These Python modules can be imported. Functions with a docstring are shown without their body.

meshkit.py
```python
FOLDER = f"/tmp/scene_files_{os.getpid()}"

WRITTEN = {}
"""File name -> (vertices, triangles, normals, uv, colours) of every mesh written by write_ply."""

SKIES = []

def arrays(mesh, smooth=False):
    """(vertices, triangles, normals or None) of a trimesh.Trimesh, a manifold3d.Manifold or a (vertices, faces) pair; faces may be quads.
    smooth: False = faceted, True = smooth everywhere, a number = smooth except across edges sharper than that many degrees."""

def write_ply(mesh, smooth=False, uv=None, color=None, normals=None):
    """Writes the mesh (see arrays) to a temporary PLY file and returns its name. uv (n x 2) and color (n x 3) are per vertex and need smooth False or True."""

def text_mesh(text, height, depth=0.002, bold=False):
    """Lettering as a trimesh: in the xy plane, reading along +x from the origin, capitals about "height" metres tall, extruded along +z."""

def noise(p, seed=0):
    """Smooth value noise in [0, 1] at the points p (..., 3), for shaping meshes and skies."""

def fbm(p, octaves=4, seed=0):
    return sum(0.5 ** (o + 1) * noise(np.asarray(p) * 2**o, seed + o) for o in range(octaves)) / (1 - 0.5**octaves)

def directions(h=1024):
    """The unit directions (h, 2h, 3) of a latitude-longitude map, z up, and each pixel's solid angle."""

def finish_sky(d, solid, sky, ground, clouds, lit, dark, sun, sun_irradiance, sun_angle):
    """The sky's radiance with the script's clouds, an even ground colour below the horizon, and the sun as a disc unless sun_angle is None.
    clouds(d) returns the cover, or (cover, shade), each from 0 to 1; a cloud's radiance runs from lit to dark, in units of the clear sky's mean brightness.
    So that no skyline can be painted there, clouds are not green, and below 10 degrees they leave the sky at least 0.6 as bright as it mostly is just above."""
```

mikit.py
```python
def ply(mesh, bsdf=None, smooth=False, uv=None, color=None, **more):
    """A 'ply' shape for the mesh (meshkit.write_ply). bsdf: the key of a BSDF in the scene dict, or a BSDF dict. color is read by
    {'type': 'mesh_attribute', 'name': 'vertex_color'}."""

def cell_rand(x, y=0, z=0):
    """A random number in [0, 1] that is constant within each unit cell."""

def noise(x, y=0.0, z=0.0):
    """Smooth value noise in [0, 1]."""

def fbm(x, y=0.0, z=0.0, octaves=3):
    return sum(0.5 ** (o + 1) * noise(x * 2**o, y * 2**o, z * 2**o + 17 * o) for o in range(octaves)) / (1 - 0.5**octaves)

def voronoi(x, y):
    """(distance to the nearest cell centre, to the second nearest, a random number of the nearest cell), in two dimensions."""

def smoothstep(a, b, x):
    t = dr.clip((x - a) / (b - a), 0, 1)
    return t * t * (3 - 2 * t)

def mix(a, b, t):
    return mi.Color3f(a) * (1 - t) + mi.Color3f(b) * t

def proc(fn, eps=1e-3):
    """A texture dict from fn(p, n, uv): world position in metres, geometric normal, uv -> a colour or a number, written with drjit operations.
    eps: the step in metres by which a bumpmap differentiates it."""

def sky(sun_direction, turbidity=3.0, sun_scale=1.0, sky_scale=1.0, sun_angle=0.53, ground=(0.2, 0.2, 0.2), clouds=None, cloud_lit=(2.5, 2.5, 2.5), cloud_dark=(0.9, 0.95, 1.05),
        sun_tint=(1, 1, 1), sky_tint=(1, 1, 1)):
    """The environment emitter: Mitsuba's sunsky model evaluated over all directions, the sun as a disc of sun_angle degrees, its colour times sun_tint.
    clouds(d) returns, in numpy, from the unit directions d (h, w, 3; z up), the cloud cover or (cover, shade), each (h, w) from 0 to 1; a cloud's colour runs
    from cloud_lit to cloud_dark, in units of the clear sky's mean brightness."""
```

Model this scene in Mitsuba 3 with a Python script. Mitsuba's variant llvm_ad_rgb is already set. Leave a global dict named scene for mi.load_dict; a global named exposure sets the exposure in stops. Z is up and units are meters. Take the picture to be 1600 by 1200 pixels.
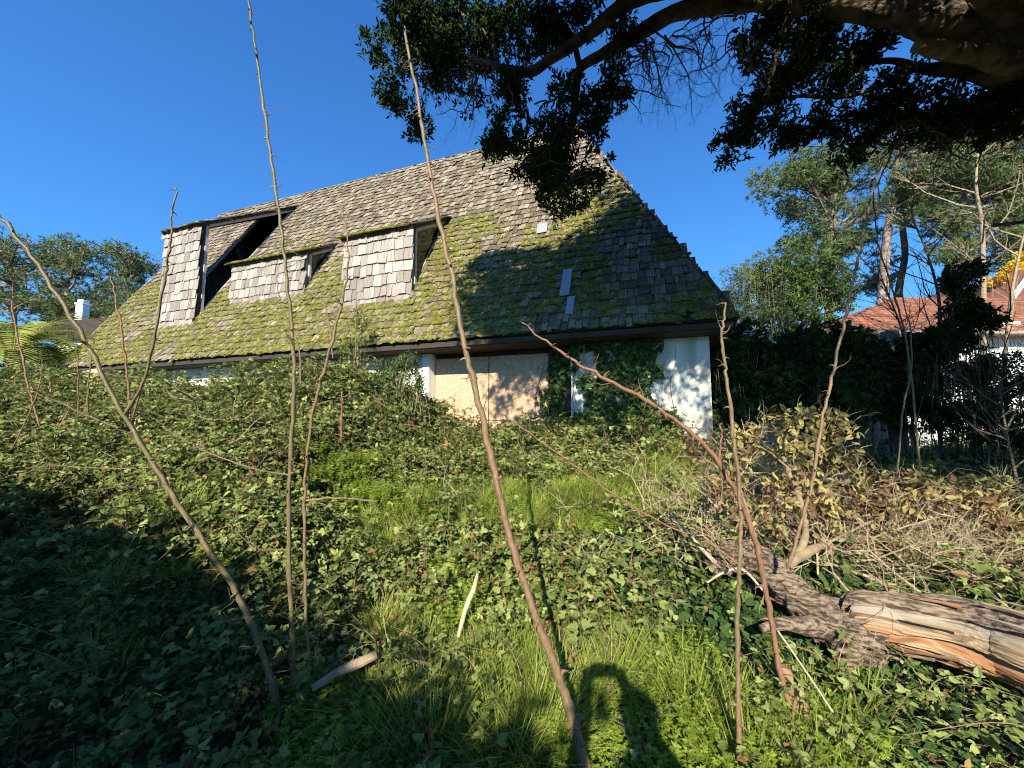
import math
import numpy as np
import trimesh
import drjit as dr
import mitsuba as mi
import mikit, meshkit
from mikit import proc, noise, fbm, voronoi, cell_rand, smoothstep, mix
from scipy.interpolate import RBFInterpolator
from shapely.geometry import Polygon, box as sbox, Point
import shapely

scene, labels = {}, {}
T = mi.ScalarTransform4f
PI = math.pi
rng = np.random.default_rng(7)

# ------------------------------------------------------------------ camera, sky, exposure
EYE = np.array([0.0, 0.0, 1.6])
F, PITCH = 600.0, math.radians(4.9)              # focal length in pixels of a 1600 x 1200 frame
CP, SP = math.cos(PITCH), math.sin(PITCH)
scene['camera'] = {'type': 'perspective', 'fov_axis': 'x', 'fov': 2 * math.degrees(math.atan(800 / F)), 'near_clip': 0.05, 'far_clip': 500.0,
                   'to_world': T().look_at(origin=EYE.tolist(), target=[0, CP, 1.6 + SP], up=[0, 0, 1])}
SUN = np.array([-0.17, -0.84, 0.50])
scene['sky'] = mikit.sky(SUN.tolist(), turbidity=2.6, sky_tint=(0.54, 1.18, 1.90), sky_scale=0.82, sun_tint=(0.82, 0.965, 1.16), sun_scale=1.55, ground=(0.06, 0.07, 0.04))
exposure = 2.45


# ------------------------------------------------------------------ helpers
def ray(x, y):
    d = np.array([(x - 800) / F, 1, -(y - 600) / F])
    return np.array([d[0], d[1] * CP - d[2] * SP, d[1] * SP + d[2] * CP])


def at(x, y, Y):
    d = ray(x, y)
    return EYE + d * Y / d[1]


def pts(rows):
    return np.array([at(*r[:3]) for r in rows])


def radii(rows, k=1.0):
    """True radii of upright things from their width in the photograph."""
    return np.array([k * q[3] / 2 * q[2] / F / math.sqrt(1 + ((q[0] - 800) / F) ** 2) for q in rows])


def add(key, mesh, bsdf, label=None, cat=None, group=None, kind=None, **more):
    scene[key] = mikit.ply(mesh, bsdf, **more)
    tag(key, label, cat, group, kind)
    return key


def tag(key, label=None, cat=None, group=None, kind=None):
    d = {k: v for k, v in (('label', label), ('category', cat), ('group', group), ('kind', kind)) if v}
    if d:
        labels.setdefault(key, {}).update(d)


_count = {}


def numbered(name):
    n = _count.get(name, 0)
    _count[name] = n + 1
    return name if n == 0 else f'{name}_{n:03d}'


def unit(v):
    v = np.asarray(v, float)
    return v / np.maximum(np.linalg.norm(v, axis=-1, keepdims=True), 1e-12)


def join(parts):
    vs, fs, uvs, n = [], [], [], 0
    for p in parts:
        v, f = p[0], p[1]
        vs.append(v)
        fs.append(np.asarray(f) + n)
        uvs.append(p[2] if len(p) > 2 else np.zeros((len(v), 2)))
        n += len(v)
    return np.vstack(vs), np.vstack(fs), np.vstack(uvs)


def add_uv(key, m, bsdf, *a, smooth=False, **k):
    return add(key, (m[0], m[1]), bsdf, *a, smooth=smooth, uv=m[2], **k)


def smooth_line(p, n=6):
    """Catmull-Rom through the rows of p (any width)."""
    p = np.asarray(p, float)
    q = np.vstack([2 * p[0] - p[1], p, 2 * p[-1] - p[-2]])
    out = []
    for i in range(1, len(q) - 2):
        t = np.linspace(0, 1, n, endpoint=False)[:, None]
        a, b, c, d = q[i - 1], q[i], q[i + 1], q[i + 2]
        out.append(0.5 * (2 * b + (c - a) * t + (2 * a - 5 * b + 4 * c - d) * t**2 + (3 * b - a - 3 * c + d) * t**3))
    return np.vstack(out + [p[-1:]])


def tube(p, r, sides=6, rough=0.0, seed=0, rnd=0.0, cap=True, freq=9.0):
    """A polyline as a tube with its own radius per point; rough displaces it in proportion to the radius."""
    p = np.asarray(p, float)
    r = np.broadcast_to(np.asarray(r, float), (len(p),))
    t = unit(np.gradient(p, axis=0))
    a = np.zeros_like(t)
    up = np.array([0.3, 0.2, 0.93]) if abs(t[0] @ [0.3, 0.2, 0.93]) < 0.9 else np.array([1.0, 0, 0])
    a[0] = unit(np.cross(t[0], up))
    for i in range(1, len(p)):
        a[i] = unit(a[i - 1] - t[i] * (a[i - 1] @ t[i]))
    b = np.cross(t, a)
    ang = np.arange(sides) * 2 * PI / sides
    off = np.cos(ang)[None, :, None] * a[:, None] + np.sin(ang)[None, :, None] * b[:, None]
    v = p[:, None] + r[:, None, None] * off
    if rough:
        k = 1 + rough * 2 * (meshkit.fbm(v * freq, 3, seed) - 0.5)
        v = p[:, None] + r[:, None, None] * off * k[..., None]
    n = len(p)
    i, j = np.meshgrid(np.arange(n - 1), np.arange(sides), indexing='ij')
    q = np.stack([i * sides + j, i * sides + (j + 1) % sides, (i + 1) * sides + (j + 1) % sides, (i + 1) * sides + j], -1).reshape(-1, 4)
    f = [q[:, [0, 1, 2]], q[:, [0, 2, 3]]]
    v = v.reshape(-1, 3)
    if cap:
        v = np.vstack([v, p[:1], p[-1:]])
        s = np.arange(sides)
        f += [np.stack([(s + 1) % sides, s, s * 0 + n * sides], 1), np.stack([(n - 1) * sides + s, (n - 1) * sides + (s + 1) % sides, s * 0 + n * sides + 1], 1)]
    return v, np.vstack(f), np.full((len(v), 2), rnd)


def bx(x0, x1, y0, y1, z0, z1):
    m = trimesh.creation.box(bounds=[[x0, y0, z0], [x1, y1, z1]])
    return np.array(m.vertices), np.array(m.faces)


def cbox(lx, ly, lz, ch=0.01):
    """A box with chamfered edges about the origin."""
    c = []
    for sx in (-1, 1):
        for sy in (-1, 1):
            for sz in (-1, 1):
                for k in range(3):
                    q = np.array([sx * (lx / 2 - ch), sy * (ly / 2 - ch), sz * (lz / 2 - ch)])
                    q[k] += (sx, sy, sz)[k] * ch
                    c.append(q)
    m = trimesh.convex.convex_hull(np.array(c))
    return np.array(m.vertices), np.array(m.faces)


def beam(p0, p1, w, h, upv=(0, 0, 1), ch=0.006):
    """A chamfered bar from p0 to p1, w wide and h high (h along upv)."""
    p0, p1 = np.asarray(p0, float), np.asarray(p1, float)
    L = np.linalg.norm(p1 - p0)
    x = (p1 - p0) / L
    y = unit(np.cross(upv, x))
    z = np.cross(x, y)
    v, f = cbox(L, w, h, min(ch, 0.3 * min(w, h)))
    return (p0 + p1) / 2 + v[:, :1] * x + v[:, 1:2] * y + v[:, 2:] * z, f


# leaf shapes: (points, faces), base at the origin, length 1 along +x, width along y, normal +z
def leaf_shape(w, fold=0.18, curl=0.12, tip=0.5):
    xs = np.array([0.0, 0.3, 0.68, 1.0])
    ws = np.array([0.06, 0.5, 0.40, 0.02]) * w * 2
    v = []
    for x, h in zip(xs, ws):
        zc = -curl * x * x
        v += [[x, -h / 2, zc + fold * h], [x, 0, zc], [x, h / 2, zc + fold * h]]
    f = []
    for i in range(3):
        a = i * 3
        for k in (0, 1):
            f += [[a + k, a + 3 + k, a + 4 + k], [a + k, a + 4 + k, a + 1 + k]]
    f = [q for q in f]
    return np.array(v), np.array(f)


def blade_shape(w, bend, seg=4):
    v, f = [], []
    for i in range(seg + 1):
        t = i / seg
        h = w * (1 - t**1.6) * 0.5 + 0.0003
        z = -bend * t * t
        v += [[t, -h, z], [t, h, z]]
    for i in range(seg):
        a = 2 * i
        f += [[a, a + 2, a + 3], [a, a + 3, a + 1]]
    return np.array(v), np.array(f)


IVY = (np.array([[0, 0, 0], [0.02, -0.34, 0.05], [0.38, -0.50, 0.0], [0.46, -0.24, 0.06], [1.0, 0, -0.10], [0.46, 0.24, 0.06], [0.38, 0.50, 0.0], [0.02, 0.34, 0.05], [0.35, 0, -0.02]], float),
       np.array([[0, 1, 8], [1, 2, 8], [2, 3, 8], [3, 4, 8], [4, 5, 8], [5, 6, 8], [6, 7, 8], [7, 0, 8]]))
LEAF = leaf_shape(0.52)
LEAF_N = leaf_shape(0.36, 0.15, 0.2)
NARROW = leaf_shape(0.17, 0.1, 0.15)


def scatter(shape, pos, d, nrm, size, r=None, width=None):
    """Copies of a leaf shape: base at pos, along d, face towards nrm, size long. uv.x is a random number of the leaf, uv.y runs along it."""
    pos, d, nrm = np.asarray(pos, float), unit(d), np.asarray(nrm, float)
    y = unit(np.cross(nrm, d))
    z = np.cross(d, y)
    n = len(pos)
    size = np.broadcast_to(size, (n,))[:, None, None]
    wd = size if width is None else np.broadcast_to(width, (n,))[:, None, None]
    sv, sf = shape
    v = pos[:, None] + size * (sv[None, :, 0:1] * d[:, None] + sv[None, :, 2:3] * z[:, None]) + wd * sv[None, :, 1:2] * y[:, None]
    f = sf[None] + (np.arange(n) * len(sv))[:, None, None]
    r = rng.random(n) if r is None else np.broadcast_to(r, (n,))
    uv = np.stack([np.repeat(r, len(sv)), np.tile(sv[:, 0] / max(sv[:, 0].max(), 1e-6), n)], 1)
    return v.reshape(-1, 3), f.reshape(-1, 3), uv


def rdir(n, g=None):
    return unit((g or rng).normal(size=(n, 3)))


def grow(p, d, length, r, depth, g, droop=0.0, wander=0.35, kids=3, out=None, seg=5, spread=0.8, shrink=0.6):
    """A branching twig as polylines with radii."""
    out = [] if out is None else out
    q, rad = [np.array(p, float)], [r]
    d = unit(np.array(d, float))
    for i in range(seg):
        d = unit(d + g.normal(size=3) * wander * 0.5 + np.array([0, 0, -droop]))
        q.append(q[-1] + d * length / seg)
        rad.append(r * (1 - 0.75 * (i + 1) / seg))
    out.append((np.array(q), np.array(rad)))
    if depth > 0:
        for k in range(kids):
            i = g.integers(1, seg)
            dd = unit(d + g.normal(size=3) * spread)
            grow(q[i], dd, length * shrink * (0.7 + 0.6 * g.random()), max(rad[i] * 0.65, 0.001), depth - 1, g, droop, wander, kids, out, seg, spread, shrink)
    return out


def lines_mesh(lines, sides=4, g=None):
    return join([tube(q, r, sides, rnd=(g or rng).random(), cap=False) for q, r in lines])


# ------------------------------------------------------------------ materials
def twosided(d):
    return {'type': 'twosided', 'bsdf': d}


def leafmat(key, cols, rough=0.45, trans=0.55, spec=0.5, tipcol=None, rare=None):
    c = [mi.Color3f(*x) for x in cols]

    def fn(p, n, uv):
        r = uv.x
        k = r * (len(cols) - 1)
        col = mix(cols[0], cols[1], dr.clip(k, 0, 1))
        for i in range(1, len(cols) - 1):
            col = mix(col, cols[i + 1], dr.clip(k - i, 0, 1))
        if rare is not None:
            col = mix(col, rare, smoothstep(0.955, 0.965, r))
        m = 0.75 + 0.5 * noise(p.x * 2.3, p.y * 2.3, p.z * 2.3)
        if tipcol is not None:
            col = mix(col, tipcol, smoothstep(0.55, 1.0, uv.y) * 0.7)
        return col * m

    scene[key] = {'type': 'principledthin', 'base_color': proc(fn), 'roughness': rough, 'diff_trans': trans, 'eta': 1.3 + 0.4 * spec * 0.5, 'spec_trans': 0.0}


leafmat('mat_bramble', [(0.045, 0.070, 0.020), (0.105, 0.145, 0.040), (0.195, 0.24, 0.068), (0.36, 0.40, 0.15)], rough=0.30, trans=0.5, spec=1.0, rare=(0.30, 0.17, 0.07))
leafmat('mat_ivy', [(0.026, 0.055, 0.018), (0.052, 0.095, 0.030), (0.09, 0.14, 0.045)], rough=0.30, trans=0.35)
leafmat('mat_tree_leaf', [(0.018, 0.032, 0.012), (0.035, 0.06, 0.02), (0.055, 0.08, 0.025)], rough=0.4, trans=0.3)
leafmat('mat_herb', [(0.16, 0.24, 0.03), (0.25, 0.35, 0.05), (0.36, 0.43, 0.08)], rough=0.5, trans=0.8)
leafmat('mat_grass', [(0.17, 0.23, 0.035), (0.30, 0.36, 0.07), (0.42, 0.46, 0.13)], rough=0.5, trans=0.7)
leafmat('mat_straw', [(0.20, 0.14, 0.08), (0.34, 0.26, 0.15), (0.46, 0.38, 0.24)], rough=0.7, trans=0.3)
leafmat('mat_dry_leaf', [(0.34, 0.32, 0.11), (0.40, 0.33, 0.13), (0.25, 0.15, 0.085), (0.14, 0.08, 0.05)], rough=0.5, trans=0.5)
leafmat('mat_needle', [(0.07, 0.11, 0.04), (0.12, 0.165, 0.065), (0.19, 0.22, 0.10)], rough=0.5, trans=0.35)
leafmat('mat_shrub_leaf', [(0.05, 0.085, 0.025), (0.085, 0.13, 0.04), (0.13, 0.17, 0.06)], rough=0.45, trans=0.5)
leafmat('mat_palm', [(0.12, 0.17, 0.035), (0.22, 0.26, 0.055), (0.34, 0.34, 0.09)], rough=0.45, trans=0.45)
leafmat('mat_mimosa', [(0.65, 0.42, 0.03), (0.75, 0.52, 0.05)], rough=0.7, trans=0.5)

LAX = (-0.94310665, 0.33249036)       # the direction of the house's ridge in plan


def shingle_col(p, n, uv):
    s = p.x * LAX[0] + p.y * LAX[1]
    grain = noise(s * 95.0, p.z * 5.0, uv.x * 40.0)
    fine = noise(s * 300.0, p.z * 14.0, 3.0)
    col = mix((0.086, 0.066, 0.047), (0.235, 0.19, 0.143), uv.x)
    col = mix(col, (0.40, 0.37, 0.32), smoothstep(0.88, 1.0, uv.y) * 0.4)
    col = mix(col, (0.055, 0.042, 0.032), smoothstep(0.15, 0.0, uv.y) * 0.6)
    col = col * (0.62 + 0.5 * grain + 0.25 * fine)
    lich = smoothstep(0.60, 0.72, fbm(s * 4.0, p.z * 4.0, p.y * 2.0))
    col = mix(col, (0.14, 0.135, 0.06), lich * 0.4)
    return col


def cladding_col(p, n, uv):
    s = p.x * LAX[0] + p.y * LAX[1]
    streak = noise(s * 60.0, p.z * 2.2, uv.x * 40.0)
    fine = noise(s * 240.0, p.z * 9.0, 3.0)
    col = mix((0.21, 0.18, 0.16), (0.41, 0.375, 0.34), uv.x)
    col = mix(col, (0.22, 0.115, 0.085), smoothstep(0.58, 0.85, streak) * 0.55)
    return col * (0.65 + 0.35 * fine + 0.2 * streak)


scene['mat_shingle'] = twosided({'type': 'principled', 'base_color': proc(shingle_col), 'roughness': 0.85, 'specular': 0.25})
scene['mat_cladding'] = twosided({'type': 'principled', 'base_color': proc(cladding_col), 'roughness': 0.8, 'specular': 0.25})
scene['mat_moss'] = twosided({'type': 'principled', 'base_color': proc(lambda p, n, uv: mix(mix((0.078, 0.082, 0.016), (0.185, 0.182, 0.032), uv.x), (0.07, 0.05, 0.026), smoothstep(0.5, 0.75, noise(p.x * 9, p.y * 9, p.z * 9)) * 0.6)), 'roughness': 0.95, 'specular': 0.1})


def plaster_col(p, n, uv):
    d = fbm(p.x * 1.4, p.y * 1.4, p.z * 1.4, 4)
    drip = noise(p.x * 7.0 + p.y * 5.0, p.z * 0.7, 2.0)
    col = mix((0.72, 0.71, 0.66), (0.50, 0.47, 0.41), smoothstep(0.50, 0.75, d))
    col = mix(col, (0.33, 0.31, 0.26), smoothstep(0.55, 0.80, drip) * 0.7)
    col = mix(col, (0.36, 0.36, 0.27), smoothstep(0.5, 0.7, fbm(p.x * 6.0, p.y * 6.0, p.z * 3.0, 3)) * 0.45)
    return col * (0.92 + 0.16 * noise(p.x * 60, p.y * 60, p.z * 60))


def osb_col(p, n, uv):
    s = p.x * LAX[0] + p.y * LAX[1]
    w = fbm(s * 6, p.z * 6, 1.0) * 3.0
    a, b, r = voronoi(s * 26 + w, p.z * 38 + w * 0.7)
    col = mix((0.44, 0.27, 0.18), (0.62, 0.42, 0.29), r)
    col = mix(col, (0.30, 0.17, 0.10), smoothstep(0.10, 0.0, b - a) * 0.6)
    return mix(col, (0.33, 0.24, 0.18), smoothstep(0.55, 0.8, fbm(s * 1.7, p.z * 1.7, 5.0)) * 0.3)


scene['mat_plaster'] = twosided({'type': 'principled', 'base_color': proc(plaster_col), 'roughness': 0.9, 'specular': 0.2})
scene['mat_chipboard'] = twosided({'type': 'principled', 'base_color': proc(osb_col), 'roughness': 0.7, 'specular': 0.3})
scene['mat_trim'] = twosided({'type': 'principled', 'base_color': proc(lambda p, n, uv: mix((0.16, 0.135, 0.115), (0.34, 0.31, 0.28), fbm(p.x * 14, p.y * 14, p.z * 3.0))), 'roughness': 0.75})
scene['mat_dark_wood'] = twosided({'type': 'principled', 'base_color': proc(lambda p, n, uv: mix((0.022, 0.017, 0.013), (0.055, 0.045, 0.036), fbm(p.x * 5, p.y * 5, p.z * 5))), 'roughness': 0.85})
scene['mat_frame'] = twosided({'type': 'principled', 'base_color': proc(lambda p, n, uv: mix((0.30, 0.29, 0.28), (0.52, 0.51, 0.49), fbm(p.x * 14, p.y * 14, p.z * 4.0))), 'roughness': 0.7})
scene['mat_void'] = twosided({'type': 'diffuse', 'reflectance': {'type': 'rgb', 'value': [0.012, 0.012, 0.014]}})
scene['mat_glass'] = {'type': 'thindielectric', 'int_ior': 1.33}
scene['mat_zinc'] = twosided({'type': 'principled', 'base_color': {'type': 'rgb', 'value': [0.33, 0.36, 0.40]}, 'roughness': 0.45, 'metallic': 0.3})


def bark_col(a, b, sc=1.0):
    return proc(lambda p, n, uv: mix(a, b, smoothstep(0.25, 0.75, fbm(p.x * 11 * sc, p.y * 11 * sc, p.z * 11 * sc, 4))))


scene['mat_tree_bark'] = twosided({'type': 'bumpmap', 'arbitrary': proc(lambda p, n, uv: fbm(p.x * 30, p.y * 30, p.z * 60, 3)), 'scale': 0.05, 'bsdf': {'type': 'principled', 'base_color': bark_col((0.075, 0.055, 0.042), (0.26, 0.20, 0.15)), 'roughness': 0.9, 'specular': 0.2}})
scene['mat_pine_bark'] = twosided({'type': 'principled', 'base_color': bark_col((0.12, 0.085, 0.07), (0.33, 0.26, 0.22), 0.5), 'roughness': 0.9, 'specular': 0.2})


def cane_col(p, n, uv):
    k = noise(p.x * 5, p.y * 5, p.z * 5 + uv.x * 20)
    col = mix((0.135, 0.105, 0.05), (0.20, 0.12, 0.072), smoothstep(0.3, 0.7, uv.x * 0.6 + k * 0.4))
    col = mix(col, (0.19, 0.075, 0.045), smoothstep(0.55, 0.9, uv.x) * 0.7)
    return col * (0.7 + 0.6 * noise(p.x * 160, p.y * 160, p.z * 45))


scene['mat_cane'] = twosided({'type': 'principled', 'base_color': proc(cane_col), 'roughness': 0.55, 'specular': 0.4})
scene['mat_twig'] = twosided({'type': 'principled', 'base_color': proc(lambda p, n, uv: mix((0.20, 0.145, 0.09), (0.46, 0.37, 0.25), uv.x) * (0.75 + 0.5 * noise(p.x * 25, p.y * 25, p.z * 25))), 'roughness': 0.75, 'specular': 0.25})
def log_rough(p):
    al, ac = p.y * 0.55 - p.x * 0.8, p.x * 0.55 + p.y * 0.8
    w = 2.2 * noise(al * 9.0, ac * 14.0, p.z * 14.0)
    return 0.65 * noise(al * 18.0, ac * 75.0 + w, p.z * 75.0 + w) + 0.35 * noise(al * 60.0, ac * 150.0, p.z * 150.0)


scene['mat_log_bark'] = twosided({'type': 'bumpmap', 'arbitrary': proc(lambda p, n, uv: log_rough(p)), 'scale': 0.016, 'bsdf': {'type': 'principled', 'base_color': proc(lambda p, n, uv: mix((0.05, 0.036, 0.027), (0.25, 0.185, 0.135), smoothstep(0.30, 0.72, log_rough(p)))), 'roughness': 0.95, 'specular': 0.15}})


def wood_col(p, n, uv):
    w = fbm(uv.x * 9.0, uv.y * 3.0, 2.0) - 0.5
    a = uv.x + 0.05 * w
    f = noise(a * 55.0 + 5.0 * w, uv.y * 4.0, 1.0)
    f2 = noise(a * 190.0, uv.y * 9.0, 4.0)
    col = mix((0.24, 0.165, 0.10), (0.39, 0.285, 0.185), f2)
    col = mix(col, (0.29, 0.25, 0.205), smoothstep(0.55, 0.62, a) * smoothstep(0.3, 0.6, noise(a * 12.0, uv.y * 2.0, 6.0)))
    col = mix(col, (0.30, 0.135, 0.055), smoothstep(0.52, 0.46, a) * smoothstep(0.30, 0.36, a) * smoothstep(0.35, 0.6, f + 0.4 * w))
    col = mix(col, (0.12, 0.07, 0.04), smoothstep(0.66, 0.80, f) * 0.75)
    bark = smoothstep(0.645, 0.675, a + 0.03 * f) * smoothstep(0.95, 0.92, a)
    return mix(col, mix((0.05, 0.036, 0.027), (0.24, 0.175, 0.125), smoothstep(0.3, 0.72, log_rough(p))), bark)


scene['mat_split_wood'] = twosided({'type': 'principled', 'base_color': proc(wood_col), 'roughness': 0.75, 'specular': 0.25})
scene['mat_tile'] = twosided({'type': 'principled', 'base_color': proc(lambda p, n, uv: mix(mix((0.13, 0.052, 0.034), (0.32, 0.125, 0.075), uv.x), (0.12, 0.07, 0.05), smoothstep(0.45, 0.7, fbm(p.x * 2.2, p.y * 2.2, p.z * 2.2)) * 0.6)), 'roughness': 0.85})


def ground_col(p, n, uv):
    g = fbm(p.x * 2.1, p.y * 2.1, 0.0, 4)
    f = noise(p.x * 55, p.y * 55, 1.0)
    col = mix((0.040, 0.030, 0.020), (0.13, 0.10, 0.065), f)
    return mix(col, (0.045, 0.06, 0.02), smoothstep(0.45, 0.65, g))


scene['mat_ground'] = twosided({'type': 'principled', 'base_color': proc(ground_col), 'roughness': 1.0, 'specular': 0.1})
scene['mat_stone'] = twosided({'type': 'principled', 'base_color': proc(lambda p, n, uv: mix((0.16, 0.13, 0.10), (0.46, 0.41, 0.33), fbm(p.x * 5, p.y * 5, p.z * 5, 4))), 'roughness': 0.95})
scene['mat_white'] = twosided({'type': 'principled', 'base_color': proc(lambda p, n, uv: mix((0.62, 0.62, 0.60), (0.80, 0.79, 0.77), fbm(p.x * 2, p.y * 2, p.z * 2))), 'roughness': 0.8})
scene['mat_cloth'] = twosided({'type': 'principled', 'base_color': {'type': 'rgb', 'value': [0.05, 0.06, 0.09]}, 'roughness': 0.9})
scene['mat_skin'] = twosided({'type': 'principled', 'base_color': {'type': 'rgb', 'value': [0.45, 0.28, 0.20]}, 'roughness': 0.55})

# ------------------------------------------------------------------ the house's frame of reference
TH = math.radians(70.58)
HL = np.array([-math.sin(TH), math.cos(TH), 0])          # along the ridge, to the left
HB = np.array([HL[1], -HL[0], 0])                         # away from the viewer
HR = np.array([3.137, 5.233, 0.0])                        # the right front corner of the eaves, in plan
EAVE, LEN, RUN, RISE, HIP = 2.98, 17.2, 4.115, 6.74, 2.94
SLOPE = math.hypot(RUN, RISE)
GZ = 0.62                                                 # the ground at the house


def W(u, v, z):
    u, v, z = np.broadcast_arrays(np.asarray(u, float), v, z)
    return HR + u[..., None] * HL + v[..., None] * HB + np.stack([0 * z, 0 * z, z], -1)


def house_uv(x, y):
    dx, dy = x - HR[0], y - HR[1]
    return dx * HL[0] + dy * HL[1], dx * HB[0] + dy * HB[1]


# ------------------------------------------------------------------ the lie of the land
def sstep(a, b, x):
    t = np.clip((x - a) / (b - a), 0, 1)
    return t * t * (3 - 2 * t)


def ground_z(x, y):
    x, y = np.asarray(x, float), np.asarray(y, float)
    r = 0.62 * sstep(1.3, 5.4, y) * (1 - 0.5 * sstep(2.5, 5.0, x) * (1 - sstep(6, 10, y)))
    p = np.stack([x * 0.9, y * 0.9, 0 * x], -1)
    return r + 0.10 * (meshkit.fbm(p, 3, 3) - 0.5) * np.exp(-((x / 14) ** 2 + (y / 14) ** 2))


# the top of the undergrowth, known where the photograph shows it: pixel, pixel, distance
TOP = [(0, 1190, 1.75), (300, 1190, 1.72), (600, 1190, 1.72), (850, 1190, 1.70), (1100, 1190, 1.70), (1400, 1190, 1.70), (1600, 1190, 1.70),
       (800, 1040, 2.2), (1100, 1040, 2.2), (500, 1040, 2.15), (200, 1000, 2.3), (1400, 1080, 2.0), (0, 950, 2.5),
       (800, 900, 2.95), (500, 900, 2.9), (1100, 900, 2.85), (250, 850, 2.9), (0, 800, 3.2), (1350, 900, 2.8), (1600, 900, 2.8),
       (800, 800, 3.5), (550, 790, 3.5), (1050, 800, 3.45), (1300, 800, 3.6), (350, 740, 3.4), (150, 720, 3.7), (0, 690, 4.0),
       (800, 735, 4.2), (600, 720, 4.1), (1000, 735, 4.2), (420, 660, 4.4), (200, 640, 4.6), (0, 620, 4.8), (1250, 745, 5.0), (1450, 735, 5.6), (1600, 735, 5.6),
       (800, 680, 5.3), (960, 690, 4.9), (1080, 690, 4.8), (660, 672, 5.5), (560, 575, 6.2), (460, 570, 6.9), (330, 590, 6.8), (200, 592, 7.2), (60, 592, 7.5), (1350, 700, 8.0), (1550, 690, 8.0),
       (585, 572, 6.8), (720, 672, 5.7), (640, 668, 5.3), (0, 598, 9.0), (700, 668, 5.2), (740, 672, 5.3), (690, 690, 4.8), (1100, 668, 5.2)]
_tp = np.array([at(*t) for t in TOP]) - np.array([0, 0, 0.10])
_tp[:, 2] -= 0.14 * sstep(3.0, 4.5, _tp[:, 1]) * sstep(-2.2, -0.8, _tp[:, 0]) + 0.15 * sstep(5.5, 6.8, _tp[:, 1])
_tp = np.vstack([_tp, [[-3, 0.5, 0.3], [0, 0.3, 0.15], [3, 0.5, 0.3], [-8, 2, 1.2], [8, 2, 0.5], [-12, 6, 2.0], [10, 6, 0.7]]])
_rbf = RBFInterpolator(_tp[:, :2], _tp[:, 2], smoothing=0.02, kernel='thin_plate_spline')


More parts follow.
